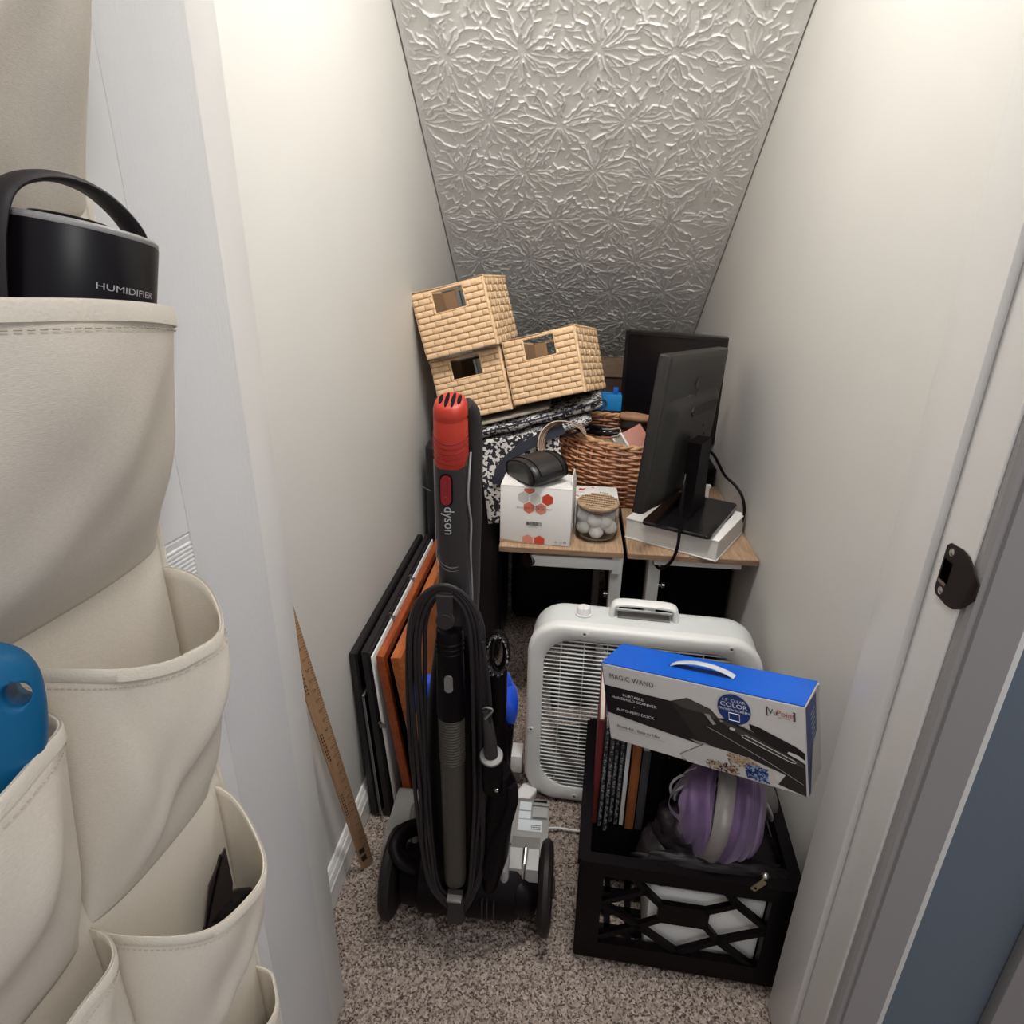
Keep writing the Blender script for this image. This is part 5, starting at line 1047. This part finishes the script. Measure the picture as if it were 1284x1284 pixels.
def seagrass_basket(label, loc, rot, seed):
    t = thing('woven_basket', label, 'basket', loc, [R(a) for a in rot], 'woven storage baskets'); rs = random.Random(seed); e = .006
    hole = (.057, .146, .112, .167)
    g = G(); x0, x1, z0, z1 = hole
    for y in (0, SDb-e):
        if y: z0, z1, x0, x1 = .060, .170, .045, .160
        for a, b, c, d in ((0, x0, 0, SHb), (x1, SWb, 0, SHb), (x0, x1, 0, z0), (x0, x1, z1, SHb)): g.box(((a+b)/2, y+e/2, (c+d)/2), (b-a, e, d-c))
    g.box((e/2, SDb/2, SHb/2), (e, SDb, SHb)); g.box((SWb-e/2, SDb/2, SHb/2), (e, SDb, SHb)); g.box((SWb/2, SDb/2, e/2), (SWb, SDb, e))
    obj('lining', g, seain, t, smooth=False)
    x0, x1, z0, z1 = hole; hgt = SHb/11; P1 = SWb/6
    def put(M4, L, hh):
        o = bpy.data.objects.new('weave_strip', strip_mesh(L, hh)); C.objects.link(o); o.parent = t; o.matrix_local = M4
    for r in range(11):                                        # front: long flat strips, staggered
        z = r*hgt; off = (r % 2)*.5*P1 + rs.uniform(-.003, .003); x = -off
        while x < SWb-.004:
            a, b = max(x, 0), min(x+P1, SWb)
            if b-a > .006:
                segs = [(a, b)]
                if z+hgt*.6 > z0 and z+hgt*.4 < z1: segs = [s for s in ((a, min(b, x0)), (max(a, x1), b)) if s[1]-s[0] > .004]
                for a_, b_ in segs: put(Matrix.Translation((a_, 0, z)) @ Matrix.Rotation(R(rs.uniform(-.8, .8)), 4, 'Y'), round((b_-a_)/.003)*.003, hgt-.0006)
            x += P1
    n = 9; P2 = SDb/n; h2 = SHb/9
    for r in range(9):                                        # right side: basket check
        for k in range(n):
            if (r+k) % 2 == 0: put(Matrix.Translation((SWb, k*P2, r*h2)) @ Matrix.Rotation(PI/2, 4, 'Z'), P2*1.0, h2-.0008)
            else: put(Matrix.Translation((SWb, (k+.93)*P2 if 0 else k*P2+P2*.96, r*h2)) @ Matrix.Rotation(PI/2, 4, 'Z') @ Matrix.Rotation(-PI/2, 4, 'Y'), h2-.0002, P2*.92)
    h2 = SHb/11
    for side in ('left', 'back'):                              # sides turned away: same weave joined
        g = G()
        for r in range(11):
            for k in range(10):
                if side == 'left': g.box((-.0012, (k+.5)*SDb/10, (r+.5)*h2), (.004 if (r+k) % 2 else .0025, SDb/10*.95, h2*.93))
                elif not (.04 < (k+.5)*SWb/10 < .165 and .052 < (r+.5)*h2 < .172): g.box(((k+.5)*SWb/10, SDb+.0012, (r+.5)*h2), (SWb/10*.95, .004 if (r+k) % 2 else .0025, h2*.93))
        obj('weave_panel', g, sea, t, smooth=False)
    rp = [(0, 0), (SWb, 0), (SWb, SDb), (0, SDb)]
    obj('rim', G().tube([(a, b, SHb+.001) for a, b in rp], .0048, 8, True), sea, t)
    obj('handle_bar', G().tube([(x0-.006, .002, z1+.003), (x1+.006, .002, z1+.003)], .0038, 8), sea, t)
    obj('corner_post', G().tube([(SWb, 0, 0), (SWb, 0, SHb)], .0042, 8), sea, t)
    g = G(); g.tube([(x0, .0, z1), (x0, .0, z0), (x1, .0, z0), (x1, .0, z1)], .0025, 6); obj('handle_edge', g, sea, t)
    return t
seagrass_basket('tan woven basket at the bottom left of the three, partly covered by the others', (-.3640, 1.778, .7835), (-8.0, -15.5, -6.3), 1)
seagrass_basket('tan woven basket tilted on top of the stack against the left wall', (-.4035, 1.764, .9640), (-2.3, -15.1, -6.0), 2)
seagrass_basket('tan woven basket at the right of the three, its side toward the monitors', (-.1600, 1.755, .8480), (-8.5, -15.7, -12.5), 3)
# small things in the dark behind
bb = thing('blue_carton', 'small bright blue carton behind the totes, left of the rear monitor', 'box', (.072, 2.03, .7815))
obj('carton', G().box((.041, .03, .024), (.083, .06, .048), bev=.001), mat('sky_blue_card', (.012, .20, .50), .5, noise_s=40, noise_a=.15), bb); obj('tab', G().box((.063, .03, .058), (.016, .004, .022), bev=.001), mat('deep_blue_card', (.01, .10, .42), .4), bb)
wb_ = ramp_mat('brown_board', 'noise', [(.3, (.13, .080, .052)), (.7, (.20, .13, .088))], 9, .5, (2, 6, 20))
hb = thing('brown_headboard', 'brown wooden panel with a scooped top edge at the very back of the closet', 'panel', (.10, 2.50, .004))
top_e = [(-.30+k*.04, .872+.012*((k-7.5)/7.5)**2) for k in range(17)]
obj('top_rail', G().prism([(-.30, .80)]+[(.34, .80)]+top_e[::-1], (0, 0, 0), (1, 0, 0), (0, 0, 1), -.03), wb_, hb)
obj('lower_panel', G().box((.02, .018, .40), (.62, .018, .80)), mat('dark_brown', (.055, .030, .024), .6), hb, smooth=False)
